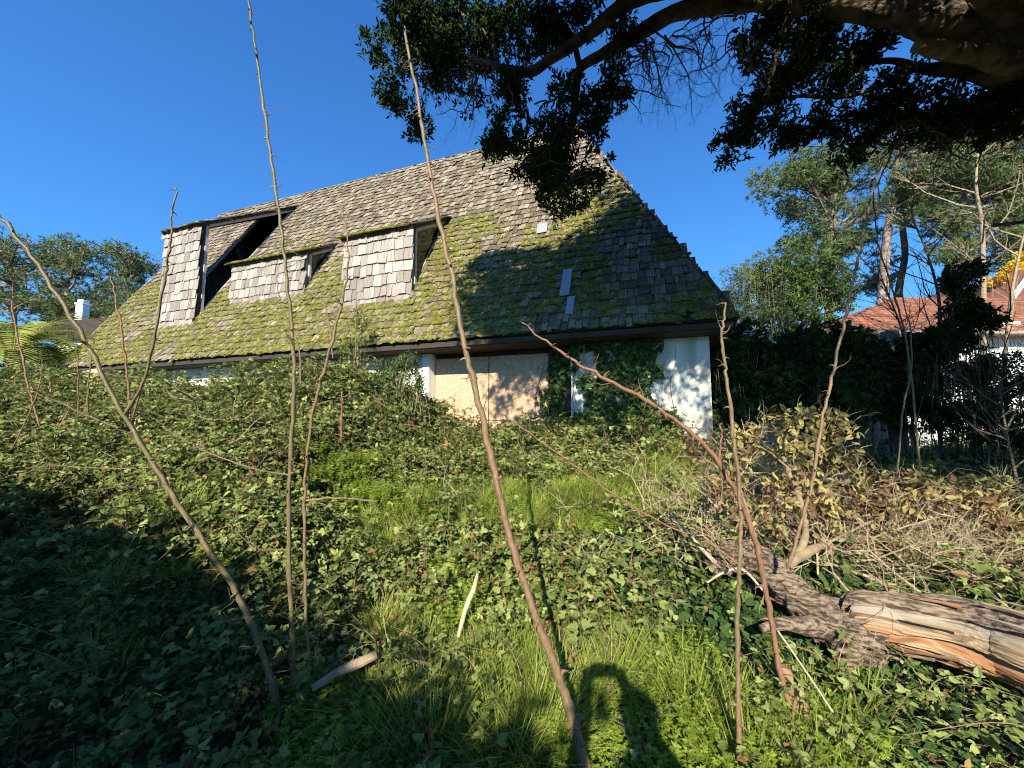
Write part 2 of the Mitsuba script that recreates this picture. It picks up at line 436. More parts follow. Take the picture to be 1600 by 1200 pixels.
def top_z(x, y):
    x, y = np.asarray(x, float), np.asarray(y, float)
    q = np.stack([x.ravel(), y.ravel()], 1)
    z = _rbf(q).reshape(x.shape)
    p = np.stack([x * 1.9, y * 1.9, 0 * x], -1)
    z = z + (0.34 * (meshkit.fbm(p, 3, 11) - 0.5) + 0.22 * (meshkit.fbm(p * 2.3, 2, 12) - 0.5)) * np.clip((z - ground_z(x, y)) / 0.5, 0.15, 1)
    return np.clip(z, ground_z(x, y) + 0.05, ground_z(x, y) + 2.2)


def hit(px, py):
    """Where the line of sight through this pixel meets the undergrowth."""
    d = ray(px, py)
    t = np.linspace(1.2, 12, 400)
    q = EYE + d * t[:, None]
    below = np.nonzero(q[:, 2] < top_z(q[:, 0], q[:, 1]))[0]
    return q[below[0]] if len(below) else q[-1]


gx = np.concatenate([np.arange(-90, -14, 4.0), np.arange(-14, 14.01, 0.25), np.arange(18, 95, 4.0)])
gy = np.concatenate([np.arange(-60, -4, 4.0), np.arange(-4, 14.01, 0.25), np.arange(18, 120, 4.0)])
X, Y = np.meshgrid(gx, gy)
n0, n1 = X.shape
gv = np.stack([X, Y, ground_z(X, Y)], -1).reshape(-1, 3)
i, j = np.meshgrid(np.arange(n0 - 1), np.arange(n1 - 1), indexing='ij')
gq = np.stack([i * n1 + j, i * n1 + j + 1, (i + 1) * n1 + j + 1, (i + 1) * n1 + j], -1).reshape(-1, 4)
add('ground', (gv, gq), 'mat_ground', 'brown leaf littered soil under the undergrowth, rising gently to the house', kind='structure', smooth=True)

# ------------------------------------------------------------------ the shingled house
HOUSE = 'shingled_house'
tag(HOUSE, 'derelict house with a tall mossy wooden shingle roof, three boxy dormers and overgrown white walls', 'house')
FD = unit(HB * RUN + np.array([0, 0, RISE]))               # up the front slope
FN = unit(np.cross(FD, HL))
if FN @ HB > 0:
    FN = -FN
HIPD = unit(HL * HIP + np.array([0, 0, RISE]))             # up the hipped end
HIPN = unit(np.cross(HIPD, HB))
if HIPN @ HL > 0:
    HIPN = -HIPN

# dormers: right and left edge along the ridge, front face's setback, bottom, top, where its roof meets the main roof
DORM = [dict(u0=5.80, u1=7.55, v0=0.64, zb=4.02, zt=5.62, s=0.62, rows=7, name='right'),
        dict(u0=9.13, u1=11.66, v0=1.00, zb=4.60, zt=5.70, s=0.62, rows=5, name='middle'),
        dict(u0=12.55, u1=14.05, v0=0.68, zb=4.08, zt=6.86, s=0.70, rows=11, name='left')]
for d in DORM:
    d['vb'] = (d['zt'] - EAVE - d['s'] * d['v0']) / (RISE / RUN - d['s'])     # where the two slopes meet
    d['zk'] = EAVE + d['vb'] * RISE / RUN
front_poly = Polygon([(0, 0), (LEN, 0), (LEN, SLOPE), (HIP, SLOPE)])
front_cover = Polygon([(0, 0), (LEN, 0), (LEN, SLOPE + 0.05), (HIP, SLOPE + 0.05)])
for d in DORM:
    k = SLOPE / RUN
    d['hole'] = sbox(d['u0'] + 0.03, d['v0'] * k + 0.02, d['u1'] - 0.03, d['vb'] * k - 0.03)
holes = shapely.union_all([d['hole'] for d in DORM])


def slab(poly, thick, fn):
    m = trimesh.creation.extrude_polygon(poly, thick, engine='earcut')
    v = np.array(m.vertices)
    return fn(v[:, 0], v[:, 1], v[:, 2]), np.array(m.faces)


def front_pt(s, t, h):
    return W(0, 0, EAVE) + np.asarray(s)[..., None] * HL + np.asarray(t)[..., None] * FD + np.asarray(h)[..., None] * FN


def hip_pt(s, t, h):     # s runs from the front corner to the back
    return W(0, 0, EAVE) + np.asarray(s)[..., None] * HB + np.asarray(t)[..., None] * HIPD + np.asarray(h)[..., None] * HIPN


HS = math.hypot(HIP, RISE)
ROOF = HOUSE + '__roof'
back_poly = front_poly


def back_pt(s, t, h):
    bd, bn = FD - 2 * HB * (FD @ HB), FN - 2 * HB * (FN @ HB)
    return W(0, 2 * RUN, EAVE) + np.asarray(s)[..., None] * HL + np.asarray(t)[..., None] * bd + np.asarray(h)[..., None] * bn


hip_poly = Polygon([(0, 0), (2 * RUN, 0), (RUN, HS)])
sheath = join([slab(front_poly.difference(holes), 0.04, lambda s, t, h: front_pt(s, t, h - 0.05)), slab(back_poly, 0.04, lambda s, t, h: back_pt(s, t, h - 0.05)),
               slab(hip_poly, 0.04, lambda s, t, h: hip_pt(s, t, h - 0.05))])
add(ROOF, (sheath[0], sheath[1]), 'mat_dark_wood', 'steep roof of weathered split wooden shingles patched with yellow green moss')


def shingle_field(poly, pt, e, wr, length, seed, dens=0.985, thick=0.022, jit=0.02, lift=0.0, dark=None):
    """Rows of overlapping split shingles: a list of (vertices, faces, uv, centre)."""
    g = np.random.default_rng(seed)
    x0, y0, x1, y1 = poly.bounds
    out = []
    F1 = [[0, 1, 4], [0, 4, 3], [1, 2, 5], [1, 5, 4]]                                   # top
    F2 = [[6, 7, 1], [6, 1, 0], [7, 8, 2], [7, 2, 1]]                                   # butt
    F3 = [[6, 0, 3], [6, 3, 9], [2, 8, 11], [2, 11, 5]]                                 # sides
    Fs = np.array(F1 + F2 + F3)
    rows = int((y1 - y0) / e) + 1
    for k in range(rows):
        t0 = y0 + k * e - 0.015
        s = x0 - g.random() * 0.1
        while s < x1:
            w = wr[0] + (wr[1] - wr[0]) * g.random() ** 1.3
            sc, tc = s + w / 2, t0 + e / 2
            r = g.random()
            if poly.contains(Point(sc, tc)) and r < dens:
                L = length * (0.9 + 0.2 * g.random())
                slip = -g.random() * 0.14 if g.random() < 0.025 else 0
                ta = t0 + jit * g.normal() + slip
                rot = g.normal() * 0.018 + (g.normal() * 0.07 if g.random() < 0.04 else 0)
                hb = 0.017 + lift + 0.010 * g.random() + (0.02 * g.random() if g.random() < 0.1 else 0)
                th = thick * (0.7 + 0.7 * g.random())
                cup = 0.006 * g.normal()
                gp = 0.003 + 0.004 * g.random()
                ss = np.array([s + gp, s + w * (0.35 + 0.3 * g.random()), s + w - gp])
                tb = ta + np.array([0.010, 0.006, 0.010]) * g.normal(size=3)
                top = np.array([[ss[q], tb[q], hb + th + (cup if q == 1 else 0)] for q in range(3)] + [[ss[q], ta + L, 0.004] for q in range(3)])
                bot = np.array([[ss[q], tb[q] + 0.004, hb + (cup if q == 1 else 0)] for q in range(3)] + [[ss[q], ta + L, 0.0] for q in range(3)])
                a = np.vstack([top, bot])
                c, sn = math.cos(rot), math.sin(rot)
                dx, dy = a[:, 0] - sc, a[:, 1] - tc
                a[:, 0], a[:, 1] = sc + c * dx - sn * dy, tc + sn * dx + c * dy
                a[:, 1] = np.minimum(a[:, 1], y1 + 0.012 * g.random())
                v = pt(a[:, 0], a[:, 1], a[:, 2])
                uv = np.tile([[g.random(), g.random()]], (12, 1))
                out.append((v, Fs, uv, v[:3].mean(0), sc, tc, hb + th))
            s += w
    return out


def moss_amount(s, t):
    """How mossy the front slope is at s along it, t up it (0 to 1)."""
    q = np.stack([np.asarray(s) * 0.8, np.asarray(t) * 0.9, 0 * np.asarray(s)], -1)
    n = meshkit.fbm(q, 4, 5)
    low = 1 - sstep(2.6, 5.6, np.asarray(t, float) - 0.9 * sstep(6.5, 3.0, s))
    return np.clip(sstep(0.49, 0.61, n * 0.85 + 0.21 * low), 0, 1) * (0.06 + 0.94 * low)


fs = shingle_field(front_cover.difference(shapely.union_all([d['hole'].buffer(0.02) for d in DORM])), front_pt, 0.205, (0.075, 0.175), 0.40, 21, thick=0.024)
order = np.argsort([np.linalg.norm(q[3] - EYE) for q in fs])
near = set(order[:300].tolist())
for k in order[:300]:
    key = numbered(ROOF + '__shingle')
    scene[key] = mikit.ply((fs[k][0], fs[k][1]), 'mat_shingle', uv=fs[k][2])
rest = [fs[k][:3] for k in range(len(fs)) if k not in near]
rest += [q[:3] for q in shingle_field(hip_poly, hip_pt, 0.205, (0.09, 0.19), 0.40, 22)]
rest += [q[:3] for q in shingle_field(back_poly, back_pt, 0.25, (0.16, 0.3), 0.46, 23)]
# ridge and hip caps
g = np.random.default_rng(31)


def caps(a, b, n1_, n2_, seed):
    out, L = [], np.linalg.norm(b - a)
    d = (b - a) / L
    t = 0.0
    while t < L - 0.1:
        for nn in (n1_, n2_):
            side = unit(np.cross(d, nn))
            if side @ (n1_ + n2_) > 0:
                side = -side
            w = 0.07 + 0.04 * g.random()
            p = a + d * t + nn * (0.024 + 0.008 * g.random())
            q = a + d * (t + 0.30) + nn * 0.014
            v, f = beam(p + side * w / 2, q + side * (w / 2 + 0.01 * g.normal()), w, 0.012, nn)
            out.append((v, f, np.tile([[g.random(), g.random()]], (len(v), 1))))
        t += 0.20 + 0.04 * g.random()
    return out


apex, ridge_end = W(HIP, RUN, EAVE + RISE), W(LEN, RUN, EAVE + RISE)
BN = FN - 2 * HB * (FN @ HB)
rest += caps(W(0, 0, EAVE), apex, FN, HIPN, 1)
# a few lifted, broken shingles along the ridge
for k in range(0):
    s = HIP + (LEN - HIP) * g.random()
    v, f = beam(front_pt(s, SLOPE - 0.25, 0.05), front_pt(s + 0.1 * g.normal(), SLOPE + 0.01 + 0.05 * g.random(), 0.05 + 0.03 * g.random()), 0.08 + 0.08 * g.random(), 0.016, FN)
    rest.append((v, f, np.tile([[g.random(), g.random()]], (len(v), 1))))
add_uv(ROOF + '__shingle_field', join(rest), 'mat_shingle', kind='stuff')

# moss cushions along the shingle butts
ico = trimesh.creation.icosphere(1)
iv, if_ = np.array(ico.vertices), np.array(ico.faces)
iv8, if8 = np.array(trimesh.creation.icosahedron().vertices), np.array(trimesh.creation.icosahedron().faces)


def moss_mesh(cs, ct, ch, pt, g, size=(0.016, 0.048)):
    n = len(cs)
    sz = size[0] + (size[1] - size[0]) * g.random(n) ** 1.6
    v = iv8[None] * np.stack([sz * (0.8 + 0.6 * g.random(n)), sz * (0.6 + 0.4 * g.random(n)), sz * 0.42], -1)[:, None]
    v *= 1 + 0.3 * g.normal(size=(n, len(iv8), 1))
    p = pt((cs[:, None] + v[..., 0]).ravel(), (ct[:, None] + v[..., 1]).ravel(), (ch[:, None] + v[..., 2]).ravel())
    f = if8[None] + (np.arange(n) * len(iv8))[:, None, None]
    return p, f.reshape(-1, 3), np.repeat(np.stack([g.random(n), g.random(n)], 1), len(iv8), 0)


ms = []
for q in fs:
    m = float(moss_amount(q[4], q[5]))
    for k in range(g.poisson(16 * m)):
        tt = q[5] - 0.11 + 0.205 * g.random() ** 1.5
        ms.append((q[4] + 0.15 * (g.random() - 0.5), tt, q[6] * (1 - 0.5 * (tt - q[5] + 0.11) / 0.205) - 0.003))
ms = np.array(ms)
add_uv(ROOF + '__moss', moss_mesh(ms[:, 0], ms[:, 1], ms[:, 2], front_pt, g), 'mat_moss', 'yellow green moss cushions on the lower shingles', kind='stuff')

# eaves: fascia, soffit; verge boards at the left gable
fa = [beam(W(0.05, 0.02, EAVE - 0.09), W(LEN, 0.02, EAVE - 0.09), 0.03, 0.09), beam(W(0.02, 0.05, EAVE - 0.09), W(0.02, 2 * RUN, EAVE - 0.09), 0.03, 0.09)]
add(ROOF + '__fascia', fa[0], 'mat_dark_wood')
add(ROOF + '__fascia_001', fa[1], 'mat_dark_wood')
so = slab(Polygon([(0.05, 0.05), (LEN - 0.02, 0.05), (LEN - 0.02, 2 * RUN - 0.05), (0.05, 2 * RUN - 0.05)]), 0.02, lambda s, t, h: W(s, t, EAVE - 0.14 + h))
add(ROOF + '__soffit', so, 'mat_dark_wood')
vb = [beam(front_pt(LEN + 0.012, -0.02, -0.03), front_pt(LEN + 0.012, SLOPE, -0.03), 0.025, 0.12, FN), beam(back_pt(LEN + 0.012, -0.02, -0.03), back_pt(LEN + 0.012, SLOPE, -0.03), 0.025, 0.12, BN)]
add(ROOF + '__verge_board', join(vb)[:2], 'mat_trim')
gab = slab(Polygon([(0.2, -0.1), (2 * RUN - 0.2, -0.1), (RUN, RISE - 0.25)]), 0.06, lambda s, t, h: W(LEN - 0.12 + h, s, EAVE + t))
add(HOUSE + '__gable', gab, 'mat_plaster')
# a zinc flashing strip and a slipped pale shingle patch on the right of the slope
sk = join([beam(front_pt(2.50, 0.75, 0.075), front_pt(2.50, 1.45, 0.075), 0.17, 0.012, FN), beam(front_pt(2.38, 0.30, 0.062), front_pt(2.38, 0.72, 0.062), 0.13, 0.012, FN)])
add(ROOF + '__flashing', sk[:2], 'mat_zinc', 'strip of dull grey metal flashing let into the shingles')
sk = beam(front_pt(3.17, 2.75, 0.075), front_pt(3.19, 3.1, 0.07), 0.22, 0.012, FN)
add(ROOF + '__flashing_001', sk, 'mat_zinc', 'pale metal patch high on the right of the slope')

# walls: white render with a boarded bay between the two stretches; back and side walls close the box
S0 = 0.5
zt = EAVE - 0.145
right_wall = join([bx(0, 0, 0, 0, 0, 0)]) if False else None


def wall_box(u0, u1, v0, v1, z0, z1):
    v, f = bx(u0, u1, v0, v1, z0, z1)
    return W(v[:, 0], v[:, 1], v[:, 2]), f[:, ::-1]


def wall_grid(u0, u1, v, z0, z1, du=0.06, amp=0.008, seed=0):
    """A rendered wall face with uneven plaster."""
    us, zs = np.arange(u0, u1 + du / 2, du), np.arange(z0, z1 + du / 2, du)
    us[-1], zs[-1] = u1, z1
    U, Z = np.meshgrid(us, zs)
    p = W(U, v, Z)
    p = p + HB * (amp * (meshkit.fbm(p * 3.0, 3, seed) - 0.5)[..., None])
    n0, n1 = U.shape
    i, j = np.meshgrid(np.arange(n0 - 1), np.arange(n1 - 1), indexing='ij')
    q = np.stack([i * n1 + j, i * n1 + j + 1, (i + 1) * n1 + j + 1, (i + 1) * n1 + j], -1).reshape(-1, 4)
    return p.reshape(-1, 3), np.vstack([q[:, [0, 1, 2]], q[:, [0, 2, 3]]])


add(HOUSE + '__wall', join([wall_grid(0.3, 2.38, S0, 0.2, zt), wall_box(0.3, 2.38, S0 + 0.01, S0 + 0.25, 0.2, zt - 0.001)])[:2], 'mat_plaster', 'white rendered wall at the right corner, half hidden by ivy')
add(HOUSE + '__wall_001', join([wall_grid(5.36, LEN - 0.3, S0, 0.2, zt, 0.1), wall_box(5.36, LEN - 0.3, S0 + 0.01, S0 + 0.25, 0.2, zt - 0.001)])[:2], 'mat_plaster', 'long white rendered wall, almost hidden behind brambles')
add(HOUSE + '__wall_002', wall_box(0.302, 0.55, S0 + 0.252, 2 * RUN - 0.3, 0.2, zt - 0.002), 'mat_plaster')
add(HOUSE + '__wall_003', wall_box(LEN - 0.55, LEN - 0.302, S0 + 0.252, 2 * RUN - 0.3, 0.2, zt - 0.002), 'mat_plaster')
add(HOUSE + '__wall_004', wall_box(0.56, LEN - 0.56, 2 * RUN - 0.55, 2 * RUN - 0.302, 0.2, zt - 0.002), 'mat_plaster')
BV = S0 + 0.22
bay = HOUSE + '__boarded_bay'
add(bay, wall_box(2.40, 5.34, BV + 0.02, BV + 0.04, 0.2, zt - 0.003), 'mat_dark_wood', 'wide opening boarded up with chipboard sheets')
for u0, u1 in ((4.05, 5.20), (2.88, 4.04)):
    z = 0.3
    for z0, z1 in ((0.3, 1.52), (1.53, 2.75)):
        key = numbered(bay + '__board')
        v, f = cbox(u1 - u0 - 0.008, 0.018, z1 - z0, 0.003)
        add(key, (W(v[:, 0] + (u0 + u1) / 2, v[:, 1] + BV + 0.004 * g.random(), v[:, 2] + (z0 + z1) / 2), f[:, ::-1]), 'mat_chipboard')
add(bay + '__jamb', wall_box(5.21, 5.355, S0 - 0.02, S0 + 0.24, 0.2, zt - 0.004), 'mat_white', 'white door jamb on the left of the boards')
add(bay + '__jamb_001', wall_box(2.385, 2.44, S0 + 0.02, S0 + 0.24, 0.2, zt - 0.004), 'mat_white')

# dormers
for d in DORM:
    key = numbered(HOUSE + '__dormer')
    u0, u1, v0, zb, ztp, vbk, zk, s = (d[k] for k in ('u0', 'u1', 'v0', 'zb', 'zt', 'vb', 'zk', 's'))
    zb0 = EAVE + v0 * RISE / RUN - 0.02
    add(key, wall_box(u0 + 0.015, u1 - 0.015, v0 + 0.01, v0 + 0.04, zb0 - 0.05, ztp - 0.03), 'mat_dark_wood',
        {'right': 'dormer nearest the right, its front clad in seven rows of silvered shingles', 'middle': 'low wide middle dormer with a mossy roof edge', 'left': 'tall left dormer open to the dark attic at its side'}[d['name']])
    # cladding
    e = (ztp - zb0) / (d['rows'] - 0.6)
    fp = sbox(u0, zb0 - 0.10, u1, ztp - 0.02)
    cl = shingle_field(fp, lambda a, b, h, v0=v0: W(a, v0 + 0.008 - h, b), e, (0.12, 0.27), e * 1.35, 40 + d['rows'], 0.998, 0.016, 0.008)
    for q in cl:
        vv = q[0].copy()
        zlim = ztp - 0.035
        vv[:, 2] = np.minimum(vv[:, 2], zlim)
        k2 = numbered(key + '__shingle')
        scene[k2] = mikit.ply((vv, q[1]), 'mat_cladding', uv=q[2])
    # corner posts, cheek frames
    for sd, uu in ((1, u0), (-1, u1)):
        post = beam(W(uu + sd * 0.035, v0 + 0.085, zb0 - 0.02), W(uu + sd * 0.035, v0 + 0.085, ztp - 0.03), 0.07, 0.085, HB)
        add(numbered(key + '__post'), post, 'mat_dark_wood' if d['name'] == 'left' else 'mat_trim')
        jamb = beam(W(uu - sd * 0.004, v0 + 0.165, zb0 + 0.10), W(uu - sd * 0.004, v0 + 0.165, ztp - 0.0), 0.05, 0.07, HB)
        rail = beam(W(uu - sd * 0.004, v0 + 0.2, ztp + 0.2 * s - 0.12), W(uu - sd * 0.004, vbk - 0.16, zk - 0.16 * s - 0.12), 0.05, 0.07)
        a = W(uu + sd * 0.02, v0 + 0.05, EAVE + (v0 + 0.05) * RISE / RUN + 0.05)
        b = W(uu + sd * 0.02, vbk - 0.05, EAVE + (vbk - 0.05) * RISE / RUN + 0.04)
        sill = beam(a, b, 0.03, 0.05, FN)
        add(numbered(key + '__window_frame'), join([jamb, rail, sill])[:2], 'mat_frame')
        if d['name'] != 'left':
            gv_ = np.array([W(uu + sd * 0.03, v0 + 0.18, EAVE + (v0 + 0.18) * RISE / RUN + 0.03), W(uu + sd * 0.03, v0 + 0.18, ztp + 0.18 * s - 0.08), W(uu + sd * 0.03, vbk - 0.15, zk - 0.15 * s - 0.08)])
            add(numbered(key + '__pane'), (gv_, np.array([[0, 1, 2]])), 'mat_glass')
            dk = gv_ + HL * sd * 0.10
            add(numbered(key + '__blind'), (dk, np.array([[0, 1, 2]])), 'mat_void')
    # its own little roof
    dn = unit(np.cross(HL, unit(HB + np.array([0, 0, s]))))
    dn = dn if dn[2] > 0 else -dn
    dd = unit(HB + np.array([0, 0, s]))
    ov = 0.10
    Ls = (vbk - v0) * math.hypot(1, s)

    def dpt(a, b, h, d=d, dd=dd, dn=dn, v0=v0, ztp=ztp):
        return W(0, v0, ztp) + np.asarray(a)[..., None] * HL + np.asarray(b)[..., None] * dd + np.asarray(h)[..., None] * dn

    rp = sbox(u0 - ov * 0.7, -ov * 0.6, u1 + ov * 0.7, Ls + 0.02)
    rk = key + '__dormer_roof'
    add(rk, slab(rp, 0.07, lambda a, b, h: dpt(a, b, h - 0.07)), 'mat_dark_wood')
    df = shingle_field(sbox(u0 - ov, -ov, u1 + ov, Ls + 0.02), dpt, 0.24, (0.1, 0.2), 0.40, 60 + d['rows'], 0.99)
    for q in df:
        k2 = numbered(rk + '__shingle')
        scene[k2] = mikit.ply((q[0], q[1]), 'mat_shingle', uv=q[2])
    nm = {'right': 420, 'middle': 750, 'left': 60}[d['name']]
    a = u0 - ov + (u1 - u0 + 2 * ov) * g.random(nm)
    b = -ov + (min(Ls, 0.8) + ov) * g.random(nm) ** 1.8
    if d['name'] == 'right':
        a = u0 + 0.5 + (u1 - u0 - 0.4) * g.random(nm)
    add_uv(rk + '__moss', moss_mesh(a, b, 0.04 + 0 * a, dpt, g, (0.03, 0.085)), 'mat_moss', kind='stuff')

# what is left inside: an attic floor keeps it dark
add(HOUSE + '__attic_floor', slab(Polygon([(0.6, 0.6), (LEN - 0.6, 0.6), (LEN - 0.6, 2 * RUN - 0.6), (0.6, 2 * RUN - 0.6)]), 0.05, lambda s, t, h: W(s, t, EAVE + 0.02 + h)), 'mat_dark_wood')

# ------------------------------------------------------------------ builders for plants and trees


def inframe(p, m=0.0):
    q = np.asarray(p, float) - EYE
    dep = q[..., 1] * CP + q[..., 2] * SP
    u = -q[..., 1] * SP + q[..., 2] * CP
    dd = np.maximum(dep, 1e-3)
    px, py = 800 + F * q[..., 0] / dd, 600 - F * u / dd
    return (dep > 0.1) & (px > -m) & (px < 1600 + m) & (py > -m) & (py < 1200 + m)


def sprigs(centres, g, leaves=11, size=(0.05, 0.075), shape=LEAF_N, hang=0.1, spread=0.10):
    """Leaves in rosettes round short twigs at the centres."""
    n = len(centres)
    ax = unit(g.normal(size=(n, 3)) + np.array([0, 0, -hang]))
    k = np.repeat(np.arange(n), leaves)
    a = g.random(n * leaves) * 2 * PI
    e1 = unit(np.cross(ax, rdir(n, g)))
    e2 = np.cross(ax, e1)
    rad = np.cos(a)[:, None] * e1[k] + np.sin(a)[:, None] * e2[k]
    along = g.random(n * leaves)
    pos = centres[k] + ax[k] * ((along - 0.5) * spread * 1.6)[:, None] + rad * 0.008
    d = unit(rad + ax[k] * (0.3 + 0.9 * along)[:, None] + 0.3 * g.normal(size=(n * leaves, 3)))
    nrm = unit(ax[k] * 0.8 + 0.6 * g.normal(size=(n * leaves, 3)) + np.array([0, 0, 0.5]))
    return scatter(shape, pos, d, nrm, size[0] + (size[1] - size[0]) * g.random(n * leaves), g.random(n * leaves))


def blob_points(c, r, n, g, shell=0.35, gap=0.42):
    """n points in an ellipsoid, thicker towards its skin, thinned by noise so that gaps stay."""
    p = rdir(n * 2, g) * (g.random(n * 2) ** shell)[:, None]
    q = np.asarray(c) + p * np.asarray(r)
    keep = meshkit.fbm(q * (1.6 / max(np.mean(r), 0.05)), 2, 17) > gap
    q = q[keep]
    return q[:n]


# ------------------------------------------------------------------ the old evergreen oak overhead
g = np.random.default_rng(101)
TREE = 'evergreen_tree'
tag(TREE, 'old broadleaf evergreen tree leaning in from the right, its thick limbs and dark leaves overhead', 'tree')


def limb(key, rows, sides=14, rough=0.22, mat='mat_tree_bark', n=8, label=None):
    """rows: pixel, pixel, distance, thickness in pixels."""
    p = pts(rows)
    r = radii(rows, 0.86)
    s = smooth_line(np.hstack([p, r[:, None]]), n)
    v, f, u = tube(s[:, :3], np.maximum(s[:, 3], 0.003), sides, rough, seed=int(rows[0][0]) % 97, freq=7.0)
    return add(key, (v, f), mat, label, smooth=True)


base = np.array([7.2, 2.0, 0.2])
tr = np.array([[7.4, 1.6, -0.2, 0.62], [7.1, 1.9, 0.9, 0.50], [6.6, 2.3, 2.2, 0.44], [6.0, 2.8, 3.4, 0.42], [5.3, 3.3, 4.4, 0.40]])
joint = at(1640, 95, 3.55)
tr = np.vstack([tr[:3], [[*(joint + [0.7, -0.1, -0.35]), 0.34]], [[*joint, 0.26]]])
s = smooth_line(tr, 10)
v, f, u = tube(s[:, :3], s[:, 3], 24, 0.2, 5, freq=5.0)
add(TREE + '__trunk', (v, f), 'mat_tree_bark', smooth=True)
LIMBS = [
    [(1650, 95, 3.55, 150), (1590, 75, 3.5, 150), (1500, 45, 3.5, 115), (1410, 22, 3.6, 80), (1300, 6, 3.75, 56), (1180, 2, 3.9, 42), (1100, 10, 4.0, 36), (1050, 22, 4.05, 32), (1010, 45, 4.1, 30), (972, 68, 4.1, 26), (935, 88, 4.15, 20), (905, 110, 4.2, 18), (897, 170, 4.25, 15), (885, 240, 4.3, 11), (872, 310, 4.3, 6)],
    [(1180, -30, 3.7, 42), (1060, -22, 3.8, 36), (985, 2, 3.9, 30), (935, 40, 4.0, 26), (895, 70, 4.1, 22), (860, 92, 4.2, 20), (828, 112, 4.3, 18), (790, 108, 4.35, 15), (750, 95, 4.4, 12), (710, 86, 4.45, 10), (670, 92, 4.5, 8), (640, 105, 4.5, 5), (622, 112, 4.5, 3)],
    [(1600, 130, 3.5, 90), (1530, 110, 3.6, 60), (1470, 108, 3.75, 34), (1430, 105, 3.9, 24), (1395, 95, 4.0, 16), (1350, 100, 4.1, 11), (1300, 120, 4.2, 7)],
    [(1432, 106, 3.9, 18), (1400, 125, 4.0, 14), (1360, 140, 4.05, 12), (1310, 152, 4.1, 10), (1250, 150, 4.2, 8), (1200, 158, 4.3, 6), (1160, 175, 4.3, 4)],
    [(1250, -10, 3.8, 30), (1230, 40, 3.9, 20), (1215, 90, 4.0, 13), (1190, 150, 4.1, 8), (1165, 200, 4.2, 5)],
    [(1470, 20, 3.5, 60), (1420, -20, 3.6, 50), (1330, -60, 3.8, 40), (1200, -120, 4.0, 30), (1000, -200, 4.0, 24)],
    [(1640, 70, 3.4, 120), (1500, -80, 2.9, 100), (1300, -260, 2.4, 80), (1100, -500, 2.0, 60), (900, -900, 1.7, 40)],
    [(1640, 180, 3.6, 60), (1560, 190, 3.8, 34), (1480, 185, 4.0, 20), (1400, 200, 4.1, 12), (1340, 230, 4.2, 7)],
    [(1610, 345, 4.2, 12), (1575, 350, 4.25, 10), (1550, 353, 4.3, 9)],
    [(780, 108, 4.35, 11), (765, 60, 4.4, 9), (720, 20, 4.4, 6), (690, -20, 4.4, 4)],
    [(905, 100, 4.2, 12), (890, 50, 4.1, 9), (850, 10, 4.1, 6)],
]
for q in LIMBS:
    limb(numbered(TREE + '__limb'), q)
limb(TREE + '__broken_stub', [(1600, 105, 3.3, 80), (1540, 88, 3.22, 62), (1490, 80, 3.15, 50), (1452, 74, 3.1, 44), (1432, 72, 3.08, 34)], 16, 0.5, 'mat_tree_bark', label='short broken stub of a limb, its torn end catching the sun')
# leaves: pixel, pixel, half width, half height, distance
BLOBS = [(640, 18, 55, 40, 4.4), (705, 38, 62, 48, 4.5), (595, 78, 40, 26, 4.5), (617, 140, 30, 42, 4.5), (650, 195, 26, 26, 4.5), (690, 105, 55, 45, 4.5), (728, 148, 30, 20, 4.5), (775, 38, 62, 46, 4.4), (835, 62, 56, 45, 4.3),
         (800, 140, 36, 36, 4.3), (795, 198, 40, 42, 4.3), (842, 250, 52, 52, 4.25), (880, 300, 44, 42, 4.2), (932, 268, 30, 24, 4.2), (900, 165, 58, 48, 4.2), (955, 138, 36, 34, 4.2), (975, 62, 30, 30, 4.1), (890, 28, 60, 40, 4.1), (868, 215, 45, 40, 4.3), (935, 205, 22, 20, 4.2), (770, 225, 24, 30, 4.3), (660, 60, 60, 60, 4.6), (735, 75, 50, 40, 4.6),
         (1190, 55, 40, 50, 4.1), (1245, 95, 56, 46, 4.1), (1180, 185, 55, 36, 4.2), (1150, 215, 38, 26, 4.2), (1262, 200, 66, 36, 4.2), (1340, 196, 60, 32, 4.1), (1395, 165, 44, 30, 4.0), (1290, 55, 55, 40, 4.1), (1360, 60, 56, 30, 4.0), (1310, 120, 50, 30, 4.1), (1450, 160, 50, 36, 3.9), (1520, 190, 76, 32, 3.9), (1580, 150, 46, 50, 3.8), (1565, 15, 50, 36, 3.7), (1590, 60, 30, 40, 3.6), (1405, 125, 40, 20, 3.9), (1220, 130, 40, 30, 4.1), (1330, 242, 26, 18, 4.1), (1440, 205, 40, 20, 4.0), (1100, -5, 40, 16, 4.0), (1180, 0, 40, 20, 3.9), (1260, 10, 40, 20, 3.8), (1400, 0, 50, 22, 3.7), (1480, 5, 50, 20, 3.6), (1150, 235, 26, 14, 4.2), (1560, 180, 60, 40, 3.7)]
lv = []
for bxp, byp, hw, hh, Yd in BLOBS:
    k = Yd / F
    n = int(0.075 * hw * hh)
    c = blob_points(at(bxp, byp, Yd), (hw * k, 0.30, hh * k), n, g, 0.45, 0.51)
    lv.append(sprigs(c, g, 11, (0.048, 0.078)))
# the rest of the crown, above and beside the frame: it shades the right of the roof and the garden behind
S0_WALL = 0.5
SHADE = Polygon([(723, 528), (723, 475), (750, 438), (786, 420), (835, 411), (862, 393), (885, 375), (930, 342), (957, 314), (988, 303), (1145, 480), (1110, 512)])
RN = FN


def roof_hit(px, py):
    d = ray(px, py)
    return EYE + d * (((W(0, 0, EAVE) - EYE) @ RN) / (d @ RN))


